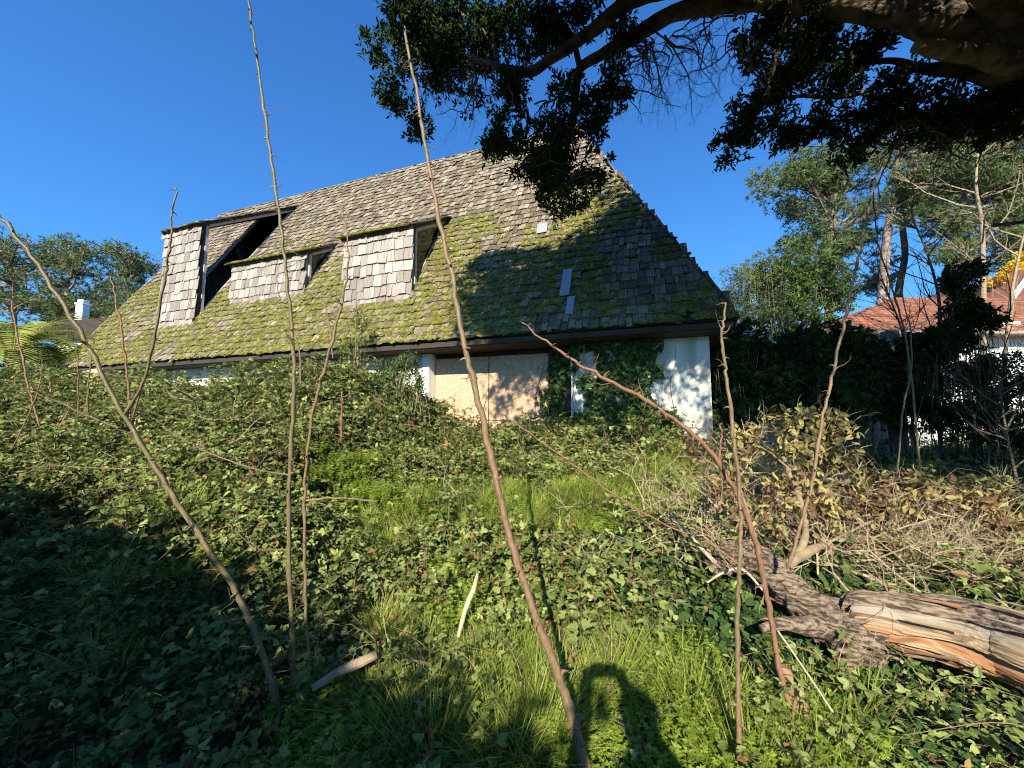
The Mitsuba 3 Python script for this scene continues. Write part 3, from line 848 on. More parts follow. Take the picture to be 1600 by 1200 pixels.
sd = unit(SUN)
cc = []
while len(cc) < 700:
    q = np.array([720 + 440 * g.random(), 300 + 235 * g.random()])
    if not SHADE.buffer(-9).contains(Point(q)):
        continue
    p = roof_hit(*q) + sd * (3.4 + 3.0 * g.random())
    if not inframe(p, 60):
        cc.append(p)
for k in range(900):
    wx, wy = 2.5 + 9 * g.random(), 5.6 + 5.5 * g.random()
    p = np.array([wx, wy, 0.5 + 1.4 * g.random()]) + sd * (4.5 + 4.5 * g.random())
    hu, hv = house_uv(p[0], p[1])
    if not inframe(p, 60) and wx > 3.5 + 0.12 * (wy - 5.6):
        cc.append(p)
wl = []
for k in range(260):        # over the white wall and the chipboard, with gaps
    uu, zz = 0.3 + 4.2 * g.random(), 0.9 + 2.1 * g.random()
    if uu < 1.5 and zz < 2.6 and g.random() < 0.93:
        continue
    if uu > 3.9 and zz < 2.7:
        continue
    p = W(uu, S0, zz) + sd * (4.2 + 2.5 * g.random())
    if not inframe(p, 40):
        wl.append(p)
cc = np.vstack([cc, wl])
big = np.concatenate([c + 0.16 * g.normal(size=(14, 3)) for c in cc])
big = big[~inframe(big, 80)]
lv.append(sprigs(big, g, 9, (0.07, 0.10)))
SMALL = (np.array([[0, -0.05, 0], [0, 0.05, 0], [0.5, 0.22, 0.03], [0.5, -0.22, 0.03], [1, 0, -0.08]]), np.array([[0, 2, 1], [0, 3, 2], [3, 4, 2]]))
n = 15000
q = np.stack([1.0 + 8.5 * g.random(n), -3.0 + 7.8 * g.random(n), 4.5 + 4.5 * g.random(n)], -1)
q = q[meshkit.fbm(q * 0.9, 3, 41) > 0.40]
back = ((q - (HR + HB * S0_WALL)) @ HB) / (sd @ HB)
wpt = q - sd * back[:, None]
wu = (wpt - HR) @ HL
dap = (wu > 0.25) & (wu < 1.5) & (wpt[:, 2] > 0.8) & (wpt[:, 2] < 2.65)
lp = smooth_line(pts([(1620, 70, 3.5), (1500, 40, 3.5), (1400, 22, 3.6), (1250, 4, 3.8)]), 6)


def sunlit_gap(q, keep=0.25, w=0.24):
    d = q[:, None] - lp[None]
    al = d @ sd
    off = np.linalg.norm(d - al[..., None] * sd, axis=-1)
    hole = ((off < w) & (al > 0.35)).any(1) & (meshkit.fbm(q * 1.3, 2, 61) > 0.40)
    return ~hole | (g.random(len(q)) < keep)


q = q[sunlit_gap(q)]
back = ((q - (HR + HB * S0_WALL)) @ HB) / (sd @ HB)
wpt = q - sd * back[:, None]
wu = (wpt - HR) @ HL
dap = (wu > 0.25) & (wu < 1.5) & (wpt[:, 2] > 0.8) & (wpt[:, 2] < 2.65)
q = q[~inframe(q, 110) & ~(dap & (g.random(len(q)) < 0.66))]
lv.append(sprigs(q, g, 10, (0.09, 0.13), SMALL, 0.1, 0.3))
add_uv(TREE + '__crown', join(lv), 'mat_tree_leaf', 'dark glossy leaves in hanging clusters', kind='stuff')
# bare drooping twigs
tw = []
for px, py, Yd, n, L, dx in [(1010, 70, 4.1, 7, 1.0, 0.5), (1040, 60, 4.05, 7, 0.9, 0.6), (985, 80, 4.1, 6, 0.9, 0.2), (770, 110, 4.35, 7, 0.9, -0.3), (735, 95, 4.4, 6, 0.8, -0.2), (870, 150, 4.2, 6, 0.8, 0.1), (890, 220, 4.2, 8, 0.7, 0.2), (1130, 30, 3.95, 7, 1.0, -0.4), (1180, 60, 3.9, 6, 0.9, -0.5), (640, 95, 4.5, 6, 0.5, -0.6), (1430, 190, 3.95, 6, 1.0, -0.5), (1500, 190, 3.9, 6, 1.0, -0.2), (900, 270, 4.25, 8, 0.6, 0.2), (830, 230, 4.3, 6, 0.6, -0.2), (1300, 150, 4.1, 5, 0.6, -0.2)]:
    for k in range(n):
        grow(at(px + 20 * g.normal(), py + 8 * g.normal(), Yd + 0.1 * g.normal()), np.array([dx + 0.5 * g.normal(), 0.3 * g.normal(), -0.5 + 0.3 * g.normal()]), L * (0.6 + 0.6 * g.random()), 0.011, 2, g, 0.12, 0.75, 3, tw, 8, 0.8, 0.6)
add_uv(TREE + '__twig', lines_mesh(tw, 4, g), 'mat_tree_bark', 'bare drooping twigs', kind='stuff')


# ------------------------------------------------------------------ other trees
def needles(centres, g, n=14, size=(0.20, 0.30), w=0.028):
    m = len(centres)
    ax = unit(g.normal(size=(m, 3)) + np.array([0, 0, 0.7]))
    k = np.repeat(np.arange(m), n)
    d = unit(ax[k] * 0.55 + rdir(m * n, g))
    nrm = rdir(m * n, g)
    sh = (np.array([[0, -0.5, 0], [0, 0.5, 0], [0.55, 0.55, 0], [0.55, -0.55, 0], [1, 0, 0]]), np.array([[0, 1, 2], [0, 2, 3], [3, 2, 4]]))
    r = np.clip(np.repeat(g.random(m), n) * 0.8 + 0.2 * g.random(m * n), 0, 1)
    return scatter(sh, centres[k], d, nrm, size[0] + (size[1] - size[0]) * g.random(m * n), r, w)


def pine(label, trunk_rows, clumps, seed, group='pines behind the tiled house', ntuft=125, tuft=1.0, trunk_mat='mat_pine_bark'):
    """trunk_rows: pixel, pixel, distance, thickness px; clumps: pixel, pixel, half width, half height, distance."""
    g = np.random.default_rng(seed)
    key = numbered('pine_tree')
    tag(key, label, 'tree', group)
    p = pts(trunk_rows)
    foot = p[0].copy()
    foot[2] = -0.3
    r = radii(trunk_rows, 0.8)
    s = smooth_line(np.hstack([np.vstack([foot, p]), np.concatenate([[r[0] * 1.25], r])[:, None]]), 5)
    v, f, u = tube(s[:, :3], s[:, 3], 10, 0.15, seed)
    add(key + '__trunk', (v, f), trunk_mat, smooth=True)
    le, nd = [], []
    top = s[int(len(s) * 0.45):, :3]
    for cx, cy, hw, hh, Yd in clumps:
        Yc = Yd + g.normal() * 1.2
        c, k = at(cx, cy, Yc), Yc / F
        a = top[np.argmin(np.abs(top[:, 2] - (c[2] - 0.25 * np.linalg.norm(c[:2] - top[-1, :2]) - 0.3)))]
        m = (a + c) / 2 + g.normal(size=3) * 0.25 - [0, 0, 0.15]
        L = smooth_line(np.array([a, m, c]), 5)
        le.append((L, np.linspace(0.09, 0.02, len(L)) * max(1, Yd / 25)))
        for _ in range(4):
            e = c + rdir(1, g)[0] * np.array([hw * k, hw * k, hh * k]) * 0.8
            le.append((np.array([L[-3], (L[-3] + e) / 2 + 0.1 * g.normal(size=3), e]), np.array([0.03, 0.02, 0.008]) * max(1, Yd / 25)))
        n = int(ntuft * max(0.4, hw * hh / 900))
        q = c + rdir(n, g) * (g.random(n) ** 0.4)[:, None] * np.array([hw * k, hw * k, hh * k])
        q = q[meshkit.fbm(q * 1.1, 2, seed) > 0.38]
        nd.append(needles(q, g, 12, (0.22 * tuft, 0.36 * tuft), 0.034 * tuft))
    add_uv(key + '__limb', lines_mesh(le, 5, g), trunk_mat, kind='stuff')
    add_uv(key + '__crown', join(nd), 'mat_needle', kind='stuff')
    return key


g = np.random.default_rng(55)


def fill(poly, n, hw, hh, Yd, g):
    n = int(n * 1.5)
    """Clump centres inside a pixel outline of the crown."""
    P = Polygon(poly)
    x0, y0, x1, y1 = P.bounds
    out = []
    while len(out) < n:
        q = (x0 + (x1 - x0) * g.random(), y0 + (y1 - y0) * g.random())
        if P.contains(Point(q)):
            out.append((q[0], q[1], hw * (0.7 + 0.8 * g.random()), hh * (0.75 + 0.8 * g.random()), Yd))
    return out


pine('tall maritime pine right of the house roof, its crown flat and spreading to the left', [(1296, 560, 25, 24), (1297, 430, 25, 22), (1300, 350, 25, 18), (1306, 280, 25, 12), (1312, 240, 25, 6)],
     fill([(1180, 285), (1230, 245), (1330, 225), (1400, 240), (1400, 280), (1300, 300), (1190, 300)], 20, 26, 15, 25, g) + fill([(1215, 320), (1290, 310), (1380, 320), (1370, 345), (1260, 350)], 10, 24, 13, 25, g) + fill([(1212, 375), (1270, 360), (1370, 360), (1385, 395), (1290, 400), (1215, 395)], 13, 24, 13, 25, g), 71)
pine('pale barked pine leaning slightly left behind the red tiled roof', [(1374, 560, 23, 26), (1380, 450, 23, 24), (1386, 370, 23, 20), (1398, 300, 23, 16), (1405, 230, 23, 8)],
     fill([(1390, 215), (1500, 200), (1600, 200), (1600, 260), (1480, 290), (1400, 280)], 22, 28, 16, 23, g) + fill([(1400, 300), (1450, 290), (1480, 340), (1420, 350)], 6, 22, 14, 23, g), 72)
pine('dark slender pine trunk with a bend, second from the right', [(1404, 560, 28, 18), (1404, 460, 28, 17), (1414, 400, 28, 15), (1410, 340, 28, 14), (1424, 280, 28, 10), (1440, 230, 28, 6)],
     fill([(1420, 240), (1540, 230), (1560, 300), (1440, 310)], 14, 26, 15, 28, g) + fill([(1355, 420), (1385, 400), (1385, 450), (1365, 470)], 4, 18, 12, 28, g), 73, trunk_mat='mat_tree_bark')
pine('broad crowned pine at the right edge behind the bare sapling', [(1478, 560, 24, 24), (1484, 430, 24, 22), (1496, 360, 24, 18), (1515, 290, 24, 12), (1530, 240, 24, 7)],
     fill([(1440, 310), (1530, 270), (1640, 260), (1640, 330), (1480, 360)], 22, 28, 16, 24, g) + fill([(1450, 380), (1600, 360), (1640, 420), (1520, 430)], 13, 26, 14, 24, g) + fill([(1470, 250), (1640, 230), (1640, 280), (1500, 290)], 14, 26, 14, 24, g), 74)
YL = 38
pine('umbrella shaped pine at the far left edge behind the palm', [(20, 560, YL, 12), (22, 470, YL, 12), (15, 420, YL, 9), (10, 395, YL, 6)], fill([(-60, 410), (-20, 378), (50, 376), (90, 388), (80, 420), (20, 440), (-60, 450)], 20, 22, 12, YL, g) + fill([(-40, 450), (40, 440), (60, 480), (0, 500)], 10, 20, 12, YL, g), 75, 'pines behind the left house', ntuft=62, tuft=1.3)
pine('round topped pine above the white chimney on the left', [(103, 560, YL, 13), (102, 480, YL, 12), (108, 430, YL, 9), (112, 395, YL, 6)], fill([(60, 385), (100, 372), (140, 382), (152, 410), (140, 440), (80, 450), (60, 420)], 20, 20, 12, YL, g) + fill([(60, 450), (150, 440), (150, 490), (70, 490)], 12, 20, 12, YL, g), 76, 'pines behind the left house', ntuft=62, tuft=1.3)
pine('dark pine just left of the tall dormer, partly behind the verge', [(196, 560, YL, 12), (200, 480, YL, 11), (200, 430, YL, 8), (200, 400, YL, 5)], fill([(158, 410), (175, 385), (215, 384), (240, 400), (245, 430), (200, 450), (165, 440)], 18, 20, 12, YL, g) + fill([(150, 450), (230, 440), (220, 490), (150, 500)], 14, 20, 12, YL, g), 77, 'pines behind the left house', ntuft=62, tuft=1.3)
pine('low pine filling the gap between the two taller pines on the left', [(150, 560, 44, 10), (150, 480, 44, 9), (148, 440, 44, 6)], fill([(120, 430), (175, 430), (180, 500), (110, 500)], 12, 20, 12, 44, g) + fill([(20, 470), (110, 460), (120, 510), (30, 510)], 12, 20, 12, 44, g), 78, 'pines behind the left house', ntuft=55, tuft=1.4)


def bush(name, label, cat, blobs, n, size, mat, shape=LEAF_N, stems=8, seed=1, group=None, leaves=9, twigmat='mat_twig', up=0.0, r_stem=0.012):
    """blobs: pixel, pixel, half width, half height, distance, depth in metres."""
    g = np.random.default_rng(seed)
    key = numbered(name)
    tag(key, label, cat, group)
    lv, st = [], []
    tot = sum(b[2] * b[3] for b in blobs)
    low = min(at(b[0], b[1] + b[3], b[4])[2] for b in blobs)
    for b in blobs:
        k = b[4] / F
        c = at(b[0], b[1], b[4])
        q = blob_points(c, (b[2] * k, b[5], b[3] * k), max(3, int(n * b[2] * b[3] / tot)), g, 0.4)
        lv.append(sprigs(q, g, leaves, size, shape, -up))
        for _ in range(stems):
            e = c + rdir(1, g)[0] * np.array([b[2] * k, b[5], b[3] * k]) * 0.85
            a = np.array([c[0] + 0.15 * g.normal(), c[1] + 0.1 * g.normal(), min(float(ground_z(c[0], c[1])), low) - 0.05])
            st.append((smooth_line(np.array([a, (a + e) / 2 + 0.12 * g.normal(size=3), e]), 4), np.linspace(r_stem, 0.003, 9)))
    add_uv(key + '__stem', lines_mesh(st, 4, g), twigmat, kind='stuff')
    add_uv(key + '__foliage', join(lv), mat, kind='stuff')
    return key


bush('laurel_bush', 'tall olive green bush beyond the right corner of the house roof', 'bush',
     [(1250, 440, 62, 45, 13, 1.4), (1215, 460, 45, 45, 12.5, 1.2), (1290, 455, 40, 55, 13, 1.2), (1255, 410, 40, 25, 13, 1.0), (1200, 430, 30, 25, 12.5, 0.8), (1230, 500, 60, 40, 12, 1.0)], 2000, (0.09, 0.15), 'mat_shrub_leaf', LEAF_N, 8, 201)
bush('grey_green_bush', 'feathery grey green bush touching the right corner of the shingle roof', 'bush', [(1150, 440, 30, 30, 11, 0.6), (1170, 475, 36, 40, 11, 0.7), (1185, 420, 26, 26, 11.4, 0.5), (1155, 490, 22, 30, 10.6, 0.5)], 750, (0.07, 0.12), 'mat_needle', NARROW, 8, 202, up=0.4)
bush('mimosa_tree', 'yellow flowering mimosa at the right edge above the tiled roof', 'tree', [(1588, 420, 16, 14, 17, 0.6), (1552, 438, 14, 10, 17, 0.5), (1602, 400, 10, 12, 17, 0.5)], 330, (0.07, 0.11), 'mat_mimosa', LEAF, 10, 203, leaves=8)
bush('dark_shrub', 'tall dark leaved shrub standing before the red tiled roof', 'shrub', [(1500, 440, 24, 30, 7.5, 0.3), (1508, 490, 30, 26, 7.4, 0.3), (1520, 420, 16, 14, 7.5, 0.2), (1490, 525, 34, 24, 7.3, 0.3), (1540, 500, 22, 20, 7.4, 0.3), (1455, 540, 40, 24, 7.2, 0.4)], 620, (0.07, 0.11), 'mat_tree_leaf', LEAF, 9, 204, twigmat='mat_tree_bark')
bush('ivy_bush', 'great dark ivy mound filling the gap right of the white wall', 'bush', [(1180, 600, 55, 80, 7.0, 0.6), (1245, 590, 60, 75, 7.3, 0.6), (1320, 590, 50, 60, 7.8, 0.6), (1290, 640, 60, 50, 7.0, 0.6), (1165, 540, 30, 40, 7.4, 0.5), (1400, 600, 60, 50, 8.2, 0.6), (1280, 540, 60, 36, 7.8, 0.5), (1360, 560, 50, 36, 8.2, 0.5), (1138, 575, 24, 60, 6.7, 0.35), (1142, 660, 28, 50, 6.4, 0.35), (1122, 600, 16, 70, 7.0, 0.3), (1425, 560, 46, 34, 8.6, 0.4), (1330, 530, 40, 24, 8.4, 0.4)], 3500, (0.07, 0.11), 'mat_ivy', IVY, 7, 205, leaves=8)
bush('dark_hedge', 'dark shaded hedge under the white walls at the right edge', 'hedge', [(1480, 610, 70, 50, 8.0, 0.7), (1580, 600, 60, 55, 7.6, 0.7), (1660, 600, 60, 60, 7.4, 0.7), (1420, 640, 60, 40, 7.6, 0.6), (1540, 660, 80, 40, 6.8, 0.6), (1640, 680, 70, 40, 6.2, 0.6), (1500, 575, 50, 40, 8.2, 0.5), (1410, 620, 50, 50, 7.8, 0.5)], 2700, (0.06, 0.10), 'mat_tree_leaf', LEAF_N, 8, 206)
bush('garden_bush', 'leafy green bush under the palm at the left edge', 'bush', [(10, 605, 60, 26, 9.5, 0.8), (70, 590, 36, 22, 10, 0.6), (-50, 590, 50, 40, 9.5, 0.8), (85, 562, 26, 24, 12.5, 0.6)], 950, (0.08, 0.14), 'mat_shrub_leaf', LEAF_N, 7, 207)
bush('wall_climber', 'straw coloured climber hanging from the eaves beside the boarded bay', 'climber', [(635, 575, 26, 26, 6.3, 0.12), (612, 590, 30, 36, 6.4, 0.15), (650, 610, 12, 40, 6.25, 0.1), (590, 625, 40, 30, 6.2, 0.2)], 420, (0.04, 0.07), 'mat_shrub_leaf', LEAF_N, 14, 208, twigmat='mat_twig', r_stem=0.006)
bush('roof_sapling', 'small green sapling growing against the eaves below the right dormer', 'sapling', [(560, 520, 18, 40, 6.9, 0.12), (545, 545, 24, 26, 6.8, 0.15)], 130, (0.04, 0.06), 'mat_bramble', LEAF_N, 7, 209)


def bare_tree(name, label, rows, seed, mat='mat_twig', n=26, L=1.6, r=0.02, cat='tree', group='leafless growth along the garden wall', up=0.7, kids=3, depth=2):
    g = np.random.default_rng(seed)
    key = numbered(name)
    tag(key, label, cat, group)
    p = pts(rows)
    foot = p[0].copy()
    foot[2] = float(ground_z(foot[0], foot[1])) - 0.1
    rr = radii(rows, 0.8)
    s = smooth_line(np.hstack([np.vstack([foot, p]), np.concatenate([[rr[0] * 1.15], rr])[:, None]]), 5)
    v, f, u = tube(s[:, :3], s[:, 3], 8, 0.1, seed, rnd=0.35)
    add_uv(key + '__trunk', (v, f, u), mat, smooth=True)
    tw = []
    for k in range(n):
        q = s[g.integers(int(len(s) * 0.35), len(s)), :3]
        grow(q, np.array([g.normal(), 0.6 * g.normal(), up]), L * (0.5 + 0.8 * g.random()), r, depth, g, -0.05, 0.25, kids, tw, 5, 0.6, 0.55)
    m = lines_mesh(tw, 3, g)
    add_uv(key + '__branch', (m[0], m[1], m[2] * 0.45), mat, kind='stuff')
    return key


bare_tree('bare_sapling', 'bare pale barked sapling rising past the tiled roof near the right edge', [(1538, 600, 9, 15), (1536, 440, 9, 14), (1534, 350, 9, 11), (1525, 290, 9, 8), (1530, 215, 9, 4)], 301, 'mat_twig', 12, 1.7, 0.022)
bare_tree('bare_sapling', 'leafless slanting sapling crossing the tiled roof at the right edge', [(1570, 600, 8.5, 10), (1578, 480, 8.5, 9), (1592, 400, 8.5, 7), (1610, 330, 8.5, 4)], 302, 'mat_twig', 10, 1.6, 0.02)
bare_tree('bare_sapling', 'dark leafless sapling left of the dark leaved shrub', [(1462, 600, 7.5, 9), (1468, 480, 7.5, 8), (1450, 400, 7.5, 5), (1420, 330, 7.5, 3)], 303, 'mat_tree_bark', 16, 1.5, 0.015)
bare_tree('bare_shrub', 'thicket of thin leafless shoots before the garden wall', [(1420, 600, 7.6, 6), (1410, 520, 7.6, 5), (1380, 440, 7.6, 3)], 304, 'mat_tree_bark', 30, 1.4, 0.010, 'shrub')
bare_tree('bare_shrub', 'cluster of brown upright shoots at the foot of the olive bush', [(1225, 560, 9, 5), (1222, 510, 9, 4), (1220, 460, 9, 2)], 305, 'mat_cane', 22, 1.0, 0.010, 'shrub', up=2.0)
bare_tree('bare_shrub', 'dark leafless shrub in the shade at the lower right edge', [(1590, 760, 4.6, 9), (1575, 690, 4.6, 7), (1560, 600, 4.6, 4)], 306, 'mat_tree_bark', 12, 1.0, 0.010, 'shrub')

# palm
g = np.random.default_rng(64)
PALM = 'palm_tree'
tag(PALM, 'green feather palm with arching fronds at the left edge', 'palm')
pc = at(24, 545, 11)
s = smooth_line(np.array([[pc[0] - 0.2, pc[1], -0.2], [pc[0], pc[1], 2.0], [*pc]]), 5)
add(PALM + '__trunk', tube(s, 0.2, 10, 0.3, 3)[:2], 'mat_pine_bark')
for k in range(40):
    a = 2 * PI * k / 40 + 0.2 * g.normal()
    el = 0.15 + 1.1 * g.random()
    d = np.array([math.cos(a) * math.cos(el), math.sin(a) * math.cos(el), math.sin(el)])
    L = 2.4 + 0.6 * g.random()
    q = [pc]
    for i in range(12):
        d = unit(d + np.array([0, 0, -0.13 - 0.01 * i]))
        q.append(q[-1] + d * L / 12)
    q = np.array(q)
    rib = tube(q, np.linspace(0.022, 0.004, 13), 4, rnd=0.8, cap=False)
    m = np.repeat(np.arange(1, 34), 2) / 34 * 12
    i0 = np.floor(m).astype(int)
    pos = q[i0] + (q[np.minimum(i0 + 1, 12)] - q[i0]) * (m - i0)[:, None]
    tg = unit(q[np.minimum(i0 + 1, 12)] - q[i0])
    sdv = unit(np.cross(tg, [0, 0, 1]))
    sg = np.tile([1, -1], len(m) // 2)[:, None]
    lf = scatter(NARROW, pos, sdv * sg + tg * 0.7 + np.array([0, 0, 0.25]), np.cross(sdv, tg) + 0.2 * g.normal(size=(len(m), 3)), 0.42 * np.sin(np.clip(m / 12 * PI, 0.25, 2.8)) + 0.05, 0.3 + 0.7 * g.random(len(m)), 0.30)
    fm = join([rib, lf])
    add_uv(numbered(PALM + '__frond'), fm, 'mat_palm')

# ------------------------------------------------------------------ the neighbours
g = np.random.default_rng(77)
LH = 'left_house'
tag(LH, 'neighbouring white house with a dark low roof and a white chimney at the far left', 'house')
r0, r1 = at(55, 516, 20), at(175, 487, 20)
dx = unit(np.array([r1[0] - r0[0], 0, 0]))
x0, x1, yf = r0[0], r0[0] + 13, 20.0
ze = 6.35
v, f = bx(x0 + 1.0, x1 - 1.0, yf + 0.25, yf + 8, -0.2, ze - 0.5)
add(LH + '__wall', (v, f), 'mat_white')
m = trimesh.convex.convex_hull(np.array([[x0, yf, ze], [x1, yf, ze + 1.2], [x1, yf + 10, ze + 1.2], [x0, yf + 10, ze], [x0, yf, ze + 0.18], [x1, yf, ze + 1.38], [x1, yf + 10, ze + 1.38], [x0, yf + 10, ze + 0.18]]))
add(LH + '__roof', (np.array(m.vertices), np.array(m.faces)), 'mat_dark_wood')
add(LH + '__fascia', beam([x0, yf - 0.02, ze - 0.35], [x1, yf - 0.02, ze + 0.55], 0.04, 0.9), 'mat_dark_wood')
c0 = at(128, 496, 23)
add(LH + '__roof__chimney', join([(cbox(0.44, 0.44, 1.5, 0.03)[0] + c0 + [0, 0, 0.1], cbox(0.44, 0.44, 1.5, 0.03)[1]), (cbox(0.54, 0.54, 0.10, 0.02)[0] + c0 + [0, 0, 0.80], cbox(0.54, 0.54, 0.10, 0.02)[1]), (cbox(0.36, 0.36, 0.2, 0.02)[0] + c0 + [0, 0, 0.96], cbox(0.36, 0.36, 0.2, 0.02)[1])])[:2], 'mat_white', 'square white chimney')
add(LH + '__window', (cbox(1.0, 0.06, 1.1, 0.01)[0] + [x0 + 2.4, yf + 0.23, ze - 1.7], cbox(1.0, 0.06, 1.1, 0.01)[1]), 'mat_dark_wood')

RH = 'tiled_house'
tag(RH, 'neighbouring white house with a red tiled roof at the right edge', 'house')
hx0, hx1, hy = 9.6, 26.0, 11.6
hz = 4.2
add(RH + '__wall', bx(hx0 + 0.5, hx1, hy + 0.5, hy + 8, -0.2, hz - 0.06), 'mat_white')
sh = (2.5, 4.6)                         # rise and run of the roof
tl = math.hypot(*sh)
td = np.array([0, sh[1], sh[0]]) / tl
tn = np.array([0, -sh[0], sh[1]]) / tl
poly = Polygon([(0, 0), (hx1 - hx0, 0), (hx1 - hx0, tl), (7.0, tl)])


def tpt(a, b, h):
    return np.array([hx0, hy, hz]) + np.asarray(a)[..., None] * np.array([1.0, 0, 0]) + np.asarray(b)[..., None] * td + np.asarray(h)[..., None] * tn


hipb = np.array([[hx0, hy, hz], [hx0, hy + 2 * sh[1], hz], [hx0 + 7.0, hy + sh[1], hz + sh[0]], [hx0, hy, hz - 0.05], [hx0, hy + 2 * sh[1], hz - 0.05], [hx1, hy, hz - 0.05], [hx1, hy + 2 * sh[1], hz - 0.05], [hx1, hy + sh[1], hz + sh[0]], [hx1, hy, hz], [hx1, hy + 2 * sh[1], hz]])
m = trimesh.convex.convex_hull(hipb)
add(RH + '__roof', (np.array(m.vertices), np.array(m.faces)), 'mat_tile', 'low pitched roof of red clay tiles')
an = np.linspace(0, PI, 6)
tiles = []
for rI in range(int(tl / 0.34)):
    for cI in range(int((hx1 - hx0) / 0.21)):
        a0, b0 = cI * 0.21 + 0.1 + 0.01 * g.normal(), rI * 0.34 - 0.04 + 0.012 * g.normal()
        if not poly.contains(Point(a0, b0 + 0.17)):
            continue
        rr = [(0.100, 0.0, 0.02), (0.082, 0.40, 0.0)]
        V = []
        for rad, db, hh in rr:
            V.append(tpt(a0 + rad * np.cos(an), np.full(6, b0 + db), rad * np.sin(an) * 0.75 + hh + 0.004))
        V = np.vstack(V)
        Fq = np.array([[q, q + 1, q + 7, q + 6] for q in range(5)])
        cap = np.array([[0, q, q + 1] for q in range(1, 5)])
        Ft = np.vstack([Fq[:, [0, 2, 1]], Fq[:, [0, 3, 2]], cap])
        tiles.append((V, Ft, np.tile([[g.random(), g.random()]], (12, 1))))
tiles.sort(key=lambda q: np.linalg.norm(q[0].mean(0) - EYE))
for q in [q for q in tiles if inframe(q[0].mean(0))][:200]:
    scene[numbered(RH + '__roof__tile')] = mikit.ply((q[0], q[1]), 'mat_tile', uv=q[2])
seen = {id(q) for q in [q for q in tiles if inframe(q[0].mean(0))][:200]}
add_uv(RH + '__roof__tile_field', join([q for q in tiles if id(q) not in seen]), 'mat_tile', kind='stuff')
# a second, higher wing with a white gable board at the right edge
gx0, gy0 = 20.0, 13.0
m = trimesh.convex.convex_hull(np.array([[gx0, gy0 + 3, 4.9], [gx0 + 9, gy0 + 3, 4.9], [gx0, gy0 + 8, 4.9], [gx0 + 9, gy0 + 8, 4.9], [gx0 + 2.5, gy0 + 3.2, 8.1], [gx0 + 2.5, gy0 + 8, 8.1], [gx0 + 9, gy0 + 5.5, 7.6]]))
add(RH + '__upper_roof', (np.array(m.vertices), np.array(m.faces)), 'mat_tile')
add(RH + '__barge_board', join([beam([gx0 - 0.1, gy0 + 2.95, 4.95], [gx0 + 2.55, gy0 + 2.95, 8.2], 0.06, 0.22, (0, -1, 0))])[:2], 'mat_white', 'white barge board')
wk = RH + '__window'
wc = at(1578, 530, 12.08)
add(wk, (cbox(0.75, 0.05, 1.15, 0.01)[0] + wc, cbox(0.75, 0.05, 1.15, 0.01)[1]), 'mat_white', 'white louvred shutter')
for k in range(11):
    c = wc + [0, -0.035, -0.5 + 0.1 * k]
    add(numbered(wk + '__slat'), (cbox(0.62, 0.02, 0.07, 0.004)[0] @ np.array([[1, 0, 0], [0, 0.85, 0.5], [0, -0.5, 0.85]]).T + c, cbox(0.62, 0.02, 0.07, 0.004)[1]), 'mat_white')
add(RH + '__gutter', beam([hx0 - 0.05, hy - 0.06, hz - 0.03], [hx1, hy - 0.06, hz - 0.03], 0.10, 0.09), 'mat_trim')


def rough_wall(key, a, b, z0, za, zb, th, mat, seed, amp=0.05, **k):
    n = max(8, int(np.linalg.norm(np.subtract(b, a)) / 0.12))
    m = 24
    t, h = np.meshgrid(np.linspace(0, 1, n), np.linspace(0, 1, m))
    d = unit(np.array([b[0] - a[0], b[1] - a[1], 0]))
    nn = np.array([d[1], -d[0], 0])
    P = np.stack([a[0] + (b[0] - a[0]) * t, a[1] + (b[1] - a[1]) * t, z0 + h * ((za + (zb - za) * t) - z0)], -1)
    P = P + nn * (amp * (meshkit.fbm(P * 4, 3, seed) - 0.5))[..., None] + np.array([0, 0, 1]) * (h * 0.25 * (meshkit.fbm(P * 1.5, 2, seed + 5) - 0.5))[..., None]
    Q = P - nn * th
    i, j = np.meshgrid(np.arange(m - 1), np.arange(n - 1), indexing='ij')
    q = np.stack([i * n + j, i * n + j + 1, (i + 1) * n + j + 1, (i + 1) * n + j], -1).reshape(-1, 4)
    o = m * n
    top = np.stack([(m - 1) * n + np.arange(n - 1), (m - 1) * n + np.arange(1, n), o + (m - 1) * n + np.arange(1, n), o + (m - 1) * n + np.arange(n - 1)], -1)
    sidesq = []
    for c in (0, n - 1):
        r_ = np.arange(m - 1) * n + c
        sidesq.append(np.stack([r_, r_ + n, o + r_ + n, o + r_], -1))
    add(key, (np.vstack([P.reshape(-1, 3), Q.reshape(-1, 3)]), np.vstack([q, q + o, top] + sidesq)), mat, **k)


rough_wall('garden_wall', (3.7, 8.7), (9.85, 9.75), -0.2, 3.5, 3.55, 0.35, 'mat_stone', 8, label='old garden wall of pale stone half buried in ivy, right of the house', cat='wall')
rough_wall('white_outbuilding_wall', at(1160, 530, 8.2)[:2], at(1240, 545, 8.6)[:2], -0.2, at(1175, 500, 8.2)[2], at(1240, 556, 8.6)[2], 0.3, 'mat_white', 9, label='sloping white wall end catching the sun just beyond the house corner', cat='wall')
p = at(1392, 545, 8.4)
add('wooden_post', (cbox(0.28, 0.2, 3.2, 0.02)[0] + [p[0], p[1], 1.9], cbox(0.28, 0.2, 3.2, 0.02)[1]), 'mat_trim', 'weathered wooden post standing in front of the garden wall', 'post')
rough_wall('low_pink_wall', at(95, 590, 9.4)[:2], at(160, 590, 9.4)[:2], -0.2, at(95, 586, 9.4)[2], at(160, 578, 9.4)[2], 0.2, 'mat_chipboard', 13, label='low pinkish wall under the far left corner of the eaves', cat='wall')

# ------------------------------------------------------------------ ivy on the white wall
g = np.random.default_rng(88)
IV = 'wall_ivy'
tag(IV, 'dark ivy climbing over the white rendered wall and the edge of the boarded bay', 'ivy')


